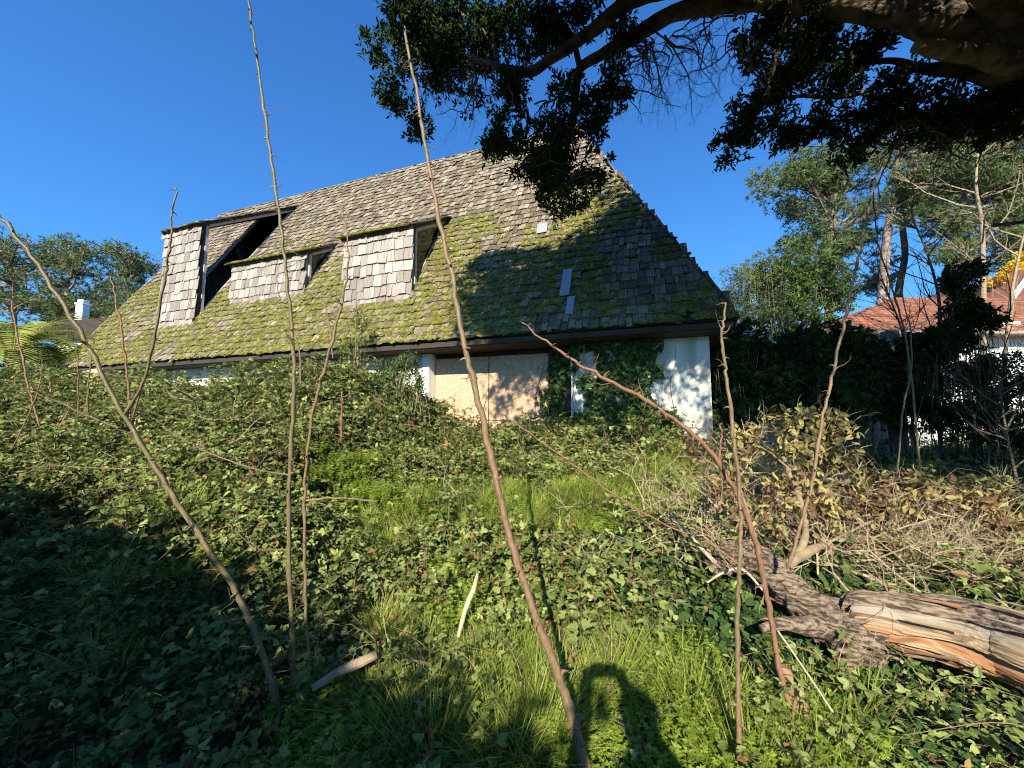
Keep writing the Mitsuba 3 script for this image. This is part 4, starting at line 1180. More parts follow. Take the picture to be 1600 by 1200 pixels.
def ivy_mask(u, z):
    n = meshkit.fbm(np.stack([u * 1.6, z * 1.6, 0 * u], -1), 3, 23)
    base = 0.50 + 0.30 * np.exp(-((u - 1.55) / 0.55) ** 2) + 0.20 * np.exp(-((u - 2.7) / 0.4) ** 2) - 0.16 * np.exp(-((u - 0.58) / 0.26) ** 2) * (z < 2.6) + 0.15 * (z < 1.7)
    return n * 0.8 + base > 1.06


N = 6500
u_, z_ = 0.25 + 3.6 * g.random(N), 0.9 + 2.0 * g.random(N)
k = ivy_mask(u_, z_) & (g.random(N) < np.where(u_ > 2.4, np.clip(1 - (u_ - 2.5) / 0.8, 0, 1) ** 1.5, 1))
u_, z_ = u_[k], z_[k]
n = len(u_)
dep = np.where(u_ > 2.42, BV - 0.02, S0 - 0.01) - 0.02 - 0.14 * g.random(n) ** 2
pos = W(u_, dep, z_)
dv = -np.array([0, 0, 1.0]) * (0.5 + 0.6 * g.random(n))[:, None] + HL * (0.7 * g.normal(size=n))[:, None] - HB * (0.35 * g.random(n))[:, None]
iv = [scatter(IVY, pos, dv, -HB + 0.35 * g.normal(size=(n, 3)) + np.array([0, 0, 0.3]), 0.05 + 0.05 * g.random(n), g.random(n))]
add_uv(IV + '__leaf', join(iv), 'mat_ivy', kind='stuff')
st = []
for k in range(22):
    uu = 1.0 + 2.2 * g.random()
    q = [(uu, 0.7)]
    for i in range(10):
        q.append((q[-1][0] + 0.05 * g.normal(), q[-1][1] + 0.2 + 0.06 * g.normal()))
    q = np.array(q)
    q = q[q[:, 1] < 2.82]
    st.append((W(q[:, 0], np.where(q[:, 0] > 2.42, BV - 0.02, S0 - 0.012), q[:, 1]), np.linspace(0.007, 0.002, len(q))))
add_uv(IV + '__stem', lines_mesh(st, 4, g), 'mat_tree_bark', kind='stuff')

# ------------------------------------------------------------------ the undergrowth
g = np.random.default_rng(99)
GROUPS = {}


def proto(name, meshes):
    """meshes: (mesh, bsdf) pairs -> a shapegroup."""
    d = {'type': 'shapegroup'}
    for nm, m, b in meshes:
        d[nm] = mikit.ply((m[0], m[1]), b, uv=m[2])
    scene[name] = d
    GROUPS.setdefault(name.rsplit('_', 1)[0], []).append(name)


def bramble_clump(seed, nl=150, size=(0.034, 0.064)):
    g = np.random.default_rng(seed)
    n3 = nl // 3
    r = np.sqrt(g.random(n3)) * 0.30
    a = g.random(n3) * 2 * PI
    p = np.stack([r * np.cos(a), r * np.sin(a), 0.07 - 0.9 * r * r - 0.16 * g.random(n3) ** 1.5], -1)
    ax = unit(np.stack([np.cos(a), np.sin(a), 0.2 * g.normal(size=n3)], -1) + 0.7 * g.normal(size=(n3, 3)))
    nr = unit(np.array([0, 0, 1.0]) + 1.0 * g.normal(size=(n3, 3)))
    sd_ = unit(np.cross(nr, ax))
    P, D, S = [], [], []
    for k, (sgn, sc) in enumerate(((0, 1.15), (1, 0.9), (-1, 0.9))):
        P.append(p)
        D.append(ax * (1 if sgn == 0 else 0.35) + sd_ * sgn)
        S.append(sc * (size[0] + (size[1] - size[0]) * g.random(n3)))
    lv = scatter(leaf_shape(0.66, 0.16, 0.18), np.vstack(P), np.vstack(D), np.vstack([nr] * 3) + 0.25 * g.normal(size=(3 * n3, 3)), np.concatenate(S), np.tile(g.random(n3), 3))
    st = []
    for _ in range(4):
        a = g.random() * 2 * PI
        e = np.array([math.cos(a), math.sin(a), 0])
        st.append((np.array([e * 0.02 + [0, 0, -0.35], e * 0.12 + [0, 0, -0.02], e * 0.28 + [0, 0, 0.03], e * 0.42 + [0, 0, -0.05]]) + 0.03 * g.normal(size=(4, 3)), np.array([0.004, 0.0035, 0.003, 0.0015])))
    return lv, lines_mesh(st, 3, g)


for k in range(5):
    l_, s_ = bramble_clump(400 + k)
    proto(f'clump_bramble_{k}', [('leaf', l_, 'mat_bramble'), ('stem', s_, 'mat_cane')])
for k in range(4):          # arching bramble shoots that stand clear of the mass
    g2 = np.random.default_rng(540 + k)
    st, P, D, N_, S = [], [], [], [], []
    for _ in range(4):
        a = g2.random() * 2 * PI
        e = np.array([math.cos(a), math.sin(a), 0])
        h, L = 0.14 + 0.20 * g2.random(), 0.35 + 0.35 * g2.random()
        q = smooth_line(np.array([-e * 0.05 + [0, 0, -0.25], e * 0.08 * L + [0, 0, h * 0.6], e * 0.45 * L + [0, 0, h], e * L + [0, 0, h * 0.55]]) + 0.02 * g2.normal(size=(4, 3)), 5)
        st.append((q, np.linspace(0.0045, 0.0015, len(q))))
        for m in range(4, len(q)):
            sdv = unit(np.cross(q[m] - q[m - 1], [0, 0, 1.0])) * (1 if m % 2 else -1)
            ax = unit(sdv + 0.4 * g2.normal(size=3) + [0, 0, 0.2])
            nr_ = unit(np.array([0, 0, 1.0]) + 0.5 * g2.normal(size=3))
            o = np.cross(nr_, ax)
            for dd, sz in ((ax, 1.1), (ax * 0.35 + o, 0.85), (ax * 0.35 - o, 0.85)):
                P.append(q[m] + ax * 0.02)
                D.append(dd)
                N_.append(nr_ + 0.2 * g2.normal(size=3))
                S.append(sz * (0.030 + 0.028 * g2.random()))
    l_ = scatter(leaf_shape(0.66, 0.16, 0.18), np.array(P), np.array(D), np.array(N_), np.array(S), np.repeat(0.3 + 0.7 * g2.random(len(P) // 3), 3))
    proto(f'clump_arch_{k}', [('leaf', l_, 'mat_bramble'), ('stem', lines_mesh(st, 3, g2), 'mat_cane')])
for k in range(4):
    g2 = np.random.default_rng(420 + k)
    n = 90
    r, a = np.sqrt(g2.random(n)) * 0.28, g2.random(n) * 2 * PI
    p = np.stack([r * np.cos(a), r * np.sin(a), 0.05 - 0.5 * r * r - 0.12 * g2.random(n)], -1)
    l_ = scatter(IVY, p, np.stack([np.cos(a), np.sin(a), -0.25 + 0 * a], -1) + 0.8 * g2.normal(size=(n, 3)), np.array([0, 0, 1.0]) + 0.4 * g2.normal(size=(n, 3)), 0.045 + 0.04 * g2.random(n), g2.random(n))
    proto(f'clump_ivy_{k}', [('leaf', l_, 'mat_ivy')])
for k in range(4):
    g2 = np.random.default_rng(440 + k)
    n = 70
    a = g2.random(n) * 2 * PI
    r = 0.09 * np.sqrt(g2.random(n))
    p = np.stack([r * np.cos(a), r * np.sin(a), 0 * a - 0.02], -1)
    d_ = np.stack([np.cos(a), np.sin(a), 0 * a], -1) * (0.15 + 0.55 * g2.random(n))[:, None] + np.array([0, 0, 1.0]) + 0.15 * g2.normal(size=(n, 3))
    nr = np.array([0, 0, 1.0]) - d_ * 0.6 + np.stack([np.cos(a), np.sin(a), 0 * a], -1) * -0.8
    ms_ = []
    for q in range(3):
        i = slice(q * n // 3, (q + 1) * n // 3)
        ms_.append(scatter(blade_shape(1.0, 0.15 + 0.2 * q), p[i], d_[i], nr[i], 0.16 + 0.32 * g2.random(len(a[i])), g2.random(len(a[i])), 0.005 + 0.009 * g2.random(len(a[i]))))
    proto(f'clump_grass_{k}', [('blade', join(ms_), 'mat_grass')])
for k in range(3):
    g2 = np.random.default_rng(460 + k)
    P, D, N_, S = [], [], [], []
    st = []
    for _ in range(26):
        a = g2.random() * 2 * PI
        q = np.array([math.cos(a), math.sin(a), 0]) * 0.20 * math.sqrt(g2.random())
        up = unit(np.array([0.35 * g2.normal(), 0.35 * g2.normal(), 1.0]))
        h = 0.10 + 0.14 * g2.random()
        st.append((np.array([q - [0, 0, 0.08], q + up * h]), np.array([0.0022, 0.0014])))
        for w in np.arange(0.2, 1.01, 0.2):
            c = q + up * h * w
            for m_ in range(6):
                b = m_ * PI / 3 + g2.random()
                P.append(c)
                D.append([math.cos(b), math.sin(b), 0.45])
                N_.append(up + 0.2 * g2.normal(size=3))
                S.append((0.030 + 0.012 * g2.random()) * (1.05 - 0.35 * w))
    l_ = scatter(leaf_shape(0.42, 0.1, 0.25), np.array(P), np.array(D), np.array(N_), np.array(S), np.repeat(g2.random(len(P) // 6), 6))
    sm = lines_mesh(st, 3, g2)
    proto(f'clump_herb_{k}', [('leaf', l_, 'mat_herb'), ('stem', sm, 'mat_herb')])
for k in range(3):
    g2 = np.random.default_rng(480 + k)
    n = 110
    a = g2.random(n) * 2 * PI
    p = np.stack([0.3 * g2.normal(size=n) * 0.6, 0.3 * g2.normal(size=n) * 0.6, 0.03 * g2.random(n)], -1)
    d_ = np.stack([np.cos(a), np.sin(a), 0.25 * g2.normal(size=n)], -1)
    l_ = scatter(blade_shape(1.0, 0.12), p, d_, np.array([0, 0, 1.0]) + 0.5 * g2.normal(size=(n, 3)), 0.12 + 0.22 * g2.random(n), g2.random(n), 0.004 + 0.004 * g2.random(n))
    proto(f'clump_straw_{k}', [('blade', l_, 'mat_straw')])
for k in range(3):
    g2 = np.random.default_rng(500 + k)
    tw = []
    for _ in range(4):
        grow(np.array([0.15 * g2.normal(), 0.15 * g2.normal(), -0.05]), np.array([g2.normal(), g2.normal(), 0.8 * g2.random()]), 0.60, 0.008, 2, g2, 0.0, 0.45, 2, tw, 5, 0.8, 0.62)
    proto(f'clump_twig_{k}', [('twig', lines_mesh(tw, 4, g2), 'mat_twig')])
for k in range(3):
    g2 = np.random.default_rng(520 + k)
    n = 60
    p = np.stack([0.25 * g2.normal(size=n), 0.25 * g2.normal(size=n), 0.04 * g2.random(n)], -1)
    l_ = scatter(LEAF, p, rdir(n, g2) * [1, 1, 0.3], np.array([0, 0, 1.0]) + 0.6 * g2.normal(size=(n, 3)), 0.04 + 0.04 * g2.random(n), 0.45 + 0.55 * g2.random(n))
    proto(f'clump_litter_{k}', [('leaf', l_, 'mat_dry_leaf')])


def zones(rows):
    return [(hit(px, py), rx, ry, w) for px, py, rx, ry, w in rows]


ZG = zones([(750, 785, 0.55, 0.30, 1.35), (940, 780, 0.55, 0.30, 1.35), (1060, 750, 0.42, 0.45, 1.5), (640, 815, 0.35, 0.18, 0.9), (680, 1060, 0.18, 0.14, 0.9), (790, 1080, 0.24, 0.16, 1.1), (840, 1130, 0.26, 0.16, 1.1), (640, 960, 0.12, 0.12, 0.8), (1060, 1130, 0.30, 0.25, 0.6), (690, 1150, 0.4, 0.12, 0.7), (1200, 1160, 0.4, 0.2, 0.5), (820, 740, 0.3, 0.2, 0.5), (1380, 650, 1.2, 1.2, 0.7), (120, 900, 0.8, 0.5, 0.22)])
ZH = zones([(800, 770, 0.9, 0.35, 0.7), (640, 790, 0.4, 0.25, 0.7), (960, 800, 0.4, 0.2, 0.7), (720, 930, 0.3, 0.2, 0.4), (545, 745, 0.34, 0.28, 2.4), (1050, 1110, 0.30, 0.25, 1.2), (1140, 1150, 0.30, 0.2, 1.2), (930, 1150, 0.20, 0.2, 1.3), (600, 1010, 0.12, 0.10, 1.0), (350, 840, 0.25, 0.2, 0.25), (800, 970, 0.2, 0.15, 0.5), (1090, 1000, 0.2, 0.15, 0.8), (560, 1150, 0.4, 0.2, 0.4), (900, 740, 0.4, 0.3, 0.4), (1100, 1060, 0.2, 0.2, 0.7), (1330, 1180, 0.3, 0.1, 0.6)])
ZI = zones([(1200, 1000, 0.40, 0.40, 1.2), (1400, 1090, 0.50, 0.40, 1.3), (1350, 930, 0.5, 0.4, 0.8), (1000, 900, 0.5, 0.4, 0.6), (1080, 950, 0.3, 0.3, 0.9), (1530, 1130, 0.4, 0.3, 0.9), (1500, 900, 0.6, 0.5, 0.7), (1290, 1010, 0.4, 0.3, 1.1)])
ZS = zones([(700, 985, 0.14, 0.12, 1.2), (610, 1055, 0.16, 0.08, 1.2), (1010, 1020, 0.25, 0.12, 1.2), (1240, 800, 0.35, 0.3, 0.8), (1120, 800, 0.3, 0.3, 0.6), (1500, 1100, 0.3, 0.2, 0.5), (540, 960, 0.2, 0.15, 0.6), (1000, 770, 0.4, 0.2, 0.3), (700, 1010, 0.2, 0.1, 1.0)])


def weight(zs, p):
    w = np.zeros(len(p))
    for c, rx, ry, k in zs:
        w = np.maximum(w, k * np.exp(-(((p[:, 0] - c[0]) / rx) ** 2 + ((p[:, 1] - c[1]) / ry) ** 2) * 0.8))
    return w


def place(kind, p, nrm, scale, g, lean=1.0):
    """Instances of a clump of this kind, named after the stuff they make up."""
    name = {'bramble': 'bramble_thicket', 'arch': 'bramble_thicket', 'ivy': 'ground_ivy', 'grass': 'long_grass', 'herb': 'goosegrass', 'straw': 'dead_grass', 'twig': 'twig_tangle', 'litter': 'leaf_litter'}[kind]
    ids = GROUPS['clump_' + kind]
    for q, nn, s in zip(p, nrm, scale):
        nn = unit(np.array([0, 0, 1.0]) + lean * nn)
        a = g.random() * 2 * PI
        x = unit(np.cross(nn, [math.cos(a), math.sin(a), 0.01]))
        y = np.cross(nn, x)
        M = np.eye(4)
        M[:3, 0], M[:3, 1], M[:3, 2], M[:3, 3] = x * s, y * s, nn * s, q
        _count[name] = _count.get(name, 0) + 1
        scene[f"{name}__{_count[name]:03d}"] = {'type': 'instance', 'to_world': T(M), 'shapegroup': {'type': 'ref', 'id': ids[g.integers(len(ids))]}}


def normals(x, y):
    e = 0.12
    dx = (top_z(x + e, y) - top_z(x - e, y)) / (2 * e)
    dy = (top_z(x, y + e) - top_z(x, y - e)) / (2 * e)
    return unit(np.stack([-dx, -dy, np.ones_like(dx)], -1))


def sample(n, y0, y1, g):
    y = y0 + (y1 - y0) * g.random(n)
    x = (g.random(n) * 2 - 1) * (1.36 * y + 0.7)
    hu, hv = house_uv(x, y)
    k = ((hv < 0.42) | (hu < -0.1)) & (g.random(n) < (1.36 * y + 0.7) / (1.36 * y1 + 0.7))
    return x[k], y[k]


used = 0
for y0, y1, n, sc in ((1.15, 2.2, 620, 0.80), (2.2, 3.4, 1000, 0.95), (3.4, 5.0, 1600, 0.86), (5.0, 7.2, 1350, 1.0), (7.2, 11.0, 520, 1.5)):
    x, y = sample(n, y0, y1, g)
    p = np.stack([x, y, top_z(x, y)], -1)
    nr = normals(x, y)
    wg, wh, wi, ws = weight(ZG, p), weight(ZH, p), weight(ZI, p), weight(ZS, p)
    far_right = (p[:, 0] > 3.2) & (p[:, 1] > 4.6)
    wb = np.full(len(p), 0.36)
    wb[far_right] = 0.2
    wts = np.stack([wb, wi * 1.1, wh, ws, wg], 1)
    wts = wts ** 1.7
    cum = np.cumsum(wts / wts.sum(1, keepdims=True), 1)
    pick = (g.random(len(p))[:, None] > cum).sum(1)
    size = sc * (0.75 + 0.5 * g.random(len(p)))
    for k, kind in enumerate(('bramble', 'ivy', 'herb', 'straw', 'grass')):
        i = pick == k
        if not i.any():
            continue
        q = p[i].copy()
        if kind in ('grass', 'herb'):
            q[:, 2] -= 0.05 + 0.10 * g.random(i.sum()) * np.clip(q[:, 2] - ground_z(q[:, 0], q[:, 1]), 0, 1)
            rep = 3 if kind == 'grass' else 2
            for _ in range(rep):
                j = q + np.stack([0.10 * g.normal(size=len(q)), 0.10 * g.normal(size=len(q)), -0.03 * g.random(len(q))], -1) * sc
                place(kind, j, nr[i] * 0.4, size[i] * (0.7 + 0.4 * g.random(len(q))) * (1.0 if y1 < 3 else 0.66), g)
        else:
            q[:, 2] -= 0.02 + 0.08 * g.random(len(q))
            place(kind, q, nr[i], size[i], g, 1.4)
        if kind == 'bramble':
            a_ = g.random(len(q)) < 0.20
            place('arch', q[a_] + [0, 0, 0.05], nr[i][a_] * 0.5, size[i][a_] * 0.9, g)
        # a second, lower layer so that no bare soil shows through
        low = q.copy()
        low[:, :2] += 0.1 * g.normal(size=(len(q), 2))
        low[:, 2] = top_z(low[:, 0], low[:, 1]) - (0.18 if kind in ('bramble', 'ivy') else 0.30) - 0.20 * g.random(len(q))
        kk = low[:, 2] > ground_z(low[:, 0], low[:, 1]) - 0.05
        place('bramble' if kind in ('bramble', 'herb', 'grass') else kind, low[kk], nr[i][kk], size[i][kk] * 1.1, g, 1.4)
# litter and twigs on the right, about the fallen trunk
for px, py, n, sp, kind, s in [(1240, 800, 28, 0.32, 'twig', 0.9), (1120, 830, 24, 0.26, 'twig', 0.8), (1400, 880, 28, 0.38, 'twig', 0.9), (1530, 870, 22, 0.35, 'twig', 0.9), (1330, 860, 22, 0.26, 'twig', 0.8), (1230, 790, 22, 0.3, 'litter', 1.0), (1450, 800, 14, 0.35, 'litter', 1.0), (1520, 760, 8, 0.4, 'litter', 1.0), (1180, 760, 10, 0.3, 'litter', 0.9), (150, 720, 5, 0.6, 'twig', 0.7), (1480, 700, 14, 0.8, 'twig', 1.1), (850, 880, 6, 0.5, 'twig', 0.6)]:
    c = hit(px, py)
    x, y = c[0] + sp * g.normal(size=n), c[1] + sp * g.normal(size=n)
    place(kind, np.stack([x, y, top_z(x, y) + 0.06 + 0.08 * g.random(n)], -1), normals(x, y), s * (0.7 + 0.6 * g.random(n)), g)
for nm, lb, ct in [('bramble_thicket', 'dense thicket of dark green brambles covering the garden', 'brambles'), ('ground_ivy', 'dark glossy ivy leaves creeping over the ground round the fallen trunk', 'ivy'), ('long_grass', 'bright green long grass growing through the brambles', 'grass'),
                   ('goosegrass', 'fresh yellow green weeds with whorled leaves', 'weeds'), ('dead_grass', 'flattened straw coloured dead grass', 'grass'), ('twig_tangle', 'tangle of pale dead twigs about the fallen trunk', 'twigs'), ('leaf_litter', 'dry brown and yellow leaves lying in the undergrowth', 'leaves')]:
    tag(nm, lb, ct, None, 'stuff')


# ------------------------------------------------------------------ thorny canes
def cane(label, rows, seed, side=(), thorns=22, name='thorny_cane', thorn=0.020, tint=None, group='bare canes rising before the house'):
    """rows: pixel, pixel, distance, thickness in pixels, from the foot up."""
    g = np.random.default_rng(seed)
    key = numbered(name)
    tag(key, label, 'cane', group)
    tint = g.random() if tint is None else tint

    def build(k, rows, n_th):
        p = pts(rows)
        r = radii(rows, 0.68)
        s = smooth_line(np.hstack([p, r[:, None]]), 7)
        nodes = np.exp(-((np.arange(len(s))[:, None] - np.linspace(2, len(s) - 3, max(3, n_th // 3))[None]) / 0.45) ** 2).sum(1)
        s[:, 3] *= 1 + 0.28 * np.clip(nodes, 0, 1)
        s[:, :3] += 0.0045 * g.normal(size=(len(s), 3)) * np.linspace(0.3, 1, len(s))[:, None]
        v, f, u = tube(s[:, :3], s[:, 3], 9, 0.12, seed, tint, freq=25)
        parts = [(v, f, u)]
        # swollen nodes
        add_uv(k, parts[0], 'mat_cane', smooth=True)
        th = []
        for m in np.linspace(0.06, 0.985, n_th) + 0.012 * g.normal(size=n_th):
            i = int(np.clip(m, 0, 0.999) * (len(s) - 1))
            t = unit(s[min(i + 1, len(s) - 1), :3] - s[max(i - 1, 0), :3])
            d = unit(np.cross(t, rdir(1, g)[0]))
            q = s[i, :3] + (s[min(i + 1, len(s) - 1), :3] - s[i, :3]) * g.random()
            L = 1.35 * thorn * (0.7 + 0.7 * g.random())
            b = max(s[i, 3] * 0.8, 0.005)
            th.append(tube(np.array([q - t * b * 0.3, q + d * (s[i, 3] + L * 0.35), q + d * (s[i, 3] + L) - t * L * 0.25]), [max(b, 0.0035), max(b * 0.55, 0.002), 0.0006], 5, rnd=min(1, tint + 0.3), cap=False))
        if n_th > 12:
            for m in g.random(n_th // 2) * 0.9:
                i = int(m * (len(s) - 1))
                t = unit(s[min(i + 1, len(s) - 1), :3] - s[max(i - 1, 0), :3])
                for q, rr_ in grow(s[i, :3], unit(t * 0.8 + rdir(1, g)[0]), 0.05 + 0.10 * g.random(), 0.0035, 1, g, 0.0, 0.5, 1, None, 4):
                    th.append(tube(q, rr_, 4, rnd=tint, cap=False))
        add_uv(k + '__thorn', join(th), 'mat_cane', kind='stuff')

    build(key + '__stem', rows, thorns)
    for q in side:
        build(numbered(key + '__side_shoot'), q, max(4, thorns // 3))
    return key


cane('thick brown cane leaning to the left across the lower left of the picture', [(436, 1115, 2.0, 18), (405, 1005, 1.98, 15), (362, 915, 1.96, 15), (300, 820, 1.94, 14), (245, 735, 1.92, 14), (192, 645, 1.9, 13), (110, 495, 1.86, 13), (50, 400, 1.84, 12), (-6, 330, 1.82, 11)], 601,
     side=[[(195, 648, 1.9, 10), (222, 600, 1.9, 8), (240, 530, 1.89, 8), (256, 440, 1.88, 7), (267, 375, 1.86, 6), (268, 335, 1.85, 5), (275, 292, 1.84, 4)], [(198, 674, 1.9, 7), (150, 655, 1.85, 6), (90, 628, 1.8, 5), (40, 605, 1.75, 5), (-5, 588, 1.7, 4)], [(240, 730, 1.92, 5), (170, 732, 1.9, 4), (90, 728, 1.88, 3)], [(250, 752, 1.92, 5), (190, 762, 1.8, 4), (125, 765, 1.7, 3)]], thorns=26, tint=0.15)
cane('slender upright cane reaching the top of the picture, left of the middle', [(460, 1075, 2.05, 12), (457, 1000, 2.05, 11), (452, 880, 2.05, 11), (452, 760, 2.05, 10), (459, 640, 2.05, 10), (458, 540, 2.05, 9), (446, 420, 2.05, 8), (432, 300, 2.05, 8), (415, 185, 2.05, 7), (400, 80, 2.05, 6), (386, -10, 2.05, 5)], 602,
     side=[[(452, 742, 2.05, 5), (400, 733, 2.1, 4), (330, 710, 2.2, 4), (280, 682, 2.3, 3), (235, 650, 2.4, 2)], [(452, 860, 2.05, 4), (400, 855, 2.1, 3), (360, 820, 2.1, 2)]], thorns=40, thorn=0.013, tint=0.2)
cane('thin cane just right of the upright cane on the left', [(484, 1065, 2.1, 9), (478, 960, 2.1, 8), (476, 850, 2.1, 8), (478, 740, 2.1, 7), (488, 650, 2.1, 7), (508, 570, 2.1, 7), (532, 480, 2.1, 6), (545, 385, 2.1, 4), (530, 318, 2.1, 3)], 603,
     side=[[(478, 782, 2.1, 6), (530, 778, 2.15, 5), (590, 783, 2.2, 4)], [(478, 640, 2.1, 4), (510, 628, 2.2, 3), (560, 612, 2.3, 2)]], thorns=24, thorn=0.012, tint=0.45)
cane('reddish brown cane rising in the centre up to the hanging leaves', [(916, 1215, 1.66, 25), (898, 1135, 1.68, 23), (872, 1055, 1.7, 19), (832, 950, 1.72, 16), (792, 825, 1.74, 15), (766, 705, 1.76, 15), (741, 600, 1.78, 14), (720, 510, 1.8, 12), (700, 400, 1.82, 11), (672, 275, 1.84, 9), (652, 150, 1.86, 8), (631, 42, 1.88, 6)], 604, thorns=30, tint=0.55)
cane('arching red thorny cane sweeping down to the right in front of the white wall', [(1245, 1130, 1.95, 15), (1222, 1065, 2.0, 13), (1208, 990, 2.02, 13), (1190, 890, 2.04, 13), (1168, 810, 2.04, 12), (1142, 755, 2.04, 11), (1105, 700, 2.04, 11), (1050, 652, 2.04, 10), (985, 612, 2.04, 10), (920, 578, 2.04, 8), (868, 546, 2.04, 6), (814, 503, 2.04, 3)], 605, thorns=34, thorn=0.024, tint=0.75)
cane('upright thorny cane passing the right corner of the house', [(1156, 1210, 1.75, 12), (1153, 1090, 1.78, 11), (1152, 970, 1.8, 11), (1156, 870, 1.82, 11), (1158, 800, 1.84, 10), (1150, 715, 1.86, 10), (1140, 630, 1.88, 9), (1132, 565, 1.9, 8), (1128, 515, 1.9, 7), (1136, 473, 1.9, 4)], 606, thorns=22, tint=0.35)
cane('tall thorny cane slanting up to the right before the pines', [(1232, 885, 2.4, 9), (1250, 825, 2.4, 9), (1268, 755, 2.4, 9), (1282, 670, 2.4, 9), (1300, 590, 2.4, 8), (1320, 500, 2.4, 8), (1335, 430, 2.4, 7), (1350, 370, 2.4, 6), (1362, 305, 2.4, 5), (1377, 255, 2.4, 3)], 607, thorns=26, thorn=0.018, tint=0.6)
for i, (lb, rows) in enumerate([('pale thin cane at the left edge before the palm', [(62, 665, 3.4, 6), (48, 620, 3.4, 6), (35, 560, 3.4, 6), (24, 510, 3.4, 5), (18, 470, 3.4, 4)]),
                                ('pinkish cane before the left slope of the roof', [(203, 640, 2.8, 7), (198, 580, 2.8, 6), (190, 520, 2.8, 6), (182, 470, 2.8, 5), (172, 430, 2.8, 3)]),
                                ('short thin cane between the palm and the leaning cane', [(122, 650, 3.2, 4), (122, 610, 3.2, 4), (122, 570, 3.2, 3), (118, 535, 3.2, 2)]),
                                ('short forked cane under the left end of the eaves', [(136, 655, 3.2, 4), (138, 600, 3.2, 4), (144, 550, 3.2, 3), (148, 530, 3.2, 2)]),
                                ('thin cane leaning right near the left dormer', [(205, 660, 2.9, 5), (222, 600, 2.9, 5), (236, 560, 2.9, 4), (238, 530, 2.9, 3)]),
                                ('thin shoot beside the middle dormer', [(470, 600, 4.2, 4), (466, 540, 4.2, 4), (440, 480, 4.2, 3), (432, 430, 4.2, 2)]),
                                ('fine pale shoot left of the right dormer', [(520, 560, 4.6, 3), (515, 510, 4.6, 3), (502, 455, 4.6, 2)]),
                                ('fine shoot standing at the eaves below the right dormer', [(556, 560, 4.8, 3), (556, 510, 4.8, 3), (557, 470, 4.8, 2)]),
                                ('thin dry stem standing in the brambles below the tall cane', [(533, 690, 3.6, 4), (534, 650, 3.6, 4), (535, 612, 3.6, 3)]),
                                ('small red thorny shoot left of the dead leafy branch', [(1128, 745, 2.6, 6), (1124, 715, 2.6, 6), (1128, 690, 2.6, 5), (1127, 660, 2.6, 4)]),
                                ('thin cane crossing behind the thick leaning cane at the left', [(20, 700, 3.3, 4), (60, 610, 3.3, 4), (66, 560, 3.3, 3)]),
                                ('dark wiry cane at the right edge in the shade', [(1400, 760, 4.0, 5), (1410, 650, 4.0, 5), (1425, 540, 4.0, 4), (1400, 420, 4.0, 3)]),
                                ('dark wiry cane arching before the dark leaved shrub', [(1440, 760, 4.4, 6), (1420, 560, 4.4, 6), (1400, 470, 4.4, 5), (1372, 380, 4.4, 4), (1365, 300, 4.4, 3)])]):
    cane(lb, rows, 620 + i, thorns=9, name='thin_cane', thorn=0.012, tint=(0.9 if i in (1, 9) else 0.05 if i > 10 else None))
# a fine red cane lying across the grass in the middle, and another behind
cane('long thin red bramble runner crossing the grass from the boarded bay to the fallen trunk', [(1175, 900, 2.7, 6), (1110, 850, 2.8, 5), (1030, 815, 2.9, 4), (930, 752, 3.0, 4), (840, 685, 3.1, 3), (780, 645, 3.2, 2)], 650, thorns=20, name='bramble_runner', thorn=0.014, tint=0.95)

# ------------------------------------------------------------------ the fallen trunk
g = np.random.default_rng(111)
LOG = 'fallen_log'
tag(LOG, 'broken fallen log at the right edge, its end stripped to pale orange wood', 'log')
rows = [(1760, 1062, 1.75, 185), (1640, 1035, 1.9, 158), (1560, 1010, 2.05, 132), (1480, 988, 2.18, 112), (1400, 972, 2.28, 98), (1360, 963, 2.32, 88), (1338, 962, 2.35, 70), (1326, 963, 2.36, 30)]
p = pts(rows)
r = np.array([q[3] / 2 * q[2] / F * 0.77 for q in rows])
s = smooth_line(np.hstack([p, r[:, None]]), 26)
NS = 140
t = unit(np.gradient(s[:, :3], axis=0))
a = unit(np.cross(t, [0, 0, 1.0]))
b = np.cross(t, a)
ang = np.arange(NS) * 2 * PI / NS
along = np.concatenate([[0], np.cumsum(np.linalg.norm(np.diff(s[:, :3], axis=0), axis=1))])
A_, L_ = np.meshgrid(ang, along)
fx = meshkit.fbm(np.stack([np.cos(A_) * 2.2, np.sin(A_) * 2.2, L_ * 2.0], -1), 4, 3) - 0.5
Aw = A_ + 0.5 * (meshkit.fbm(np.stack([L_ * 3, 0 * L_, A_ * 0], -1), 3, 8) - 0.5)
sp_ = meshkit.fbm(np.stack([np.cos(Aw) * 16, np.sin(Aw) * 16, L_ * 3.0], -1), 3, 9) - 0.5
crack = np.exp(-((Aw - 2.75 - 0.25 * np.sin(L_ * 4)) / 0.10) ** 2) + 0.7 * np.exp(-((Aw - 2.25 + 0.2 * np.sin(L_ * 7)) / 0.07) ** 2)
barkm = np.clip(sstep(4.05, 4.35, Aw + 0.5 * fx) * (1 - sstep(5.6, 5.9, Aw)), 0, 1)
rr = s[:, 3:4] * (0.92 + 0.50 * fx - 0.22 * np.abs(sp_) - 0.26 * crack + 0.10 * barkm * (0.6 + meshkit.fbm(np.stack([np.cos(A_) * 20, np.sin(A_) * 20, L_ * 18], -1), 2, 19)))
jag = 0.10 * (meshkit.fbm(np.stack([np.cos(A_) * 6, np.sin(A_) * 6, 0 * A_], -1), 3, 77) - 0.35)
v = s[:, None, :3] + rr[..., None] * (np.cos(A_)[..., None] * a[:, None] + np.sin(A_)[..., None] * b[:, None])
v = v + t[:, None] * (jag * sstep(along[-1] - 0.35, along[-1], L_))[..., None]
n0, n1 = A_.shape
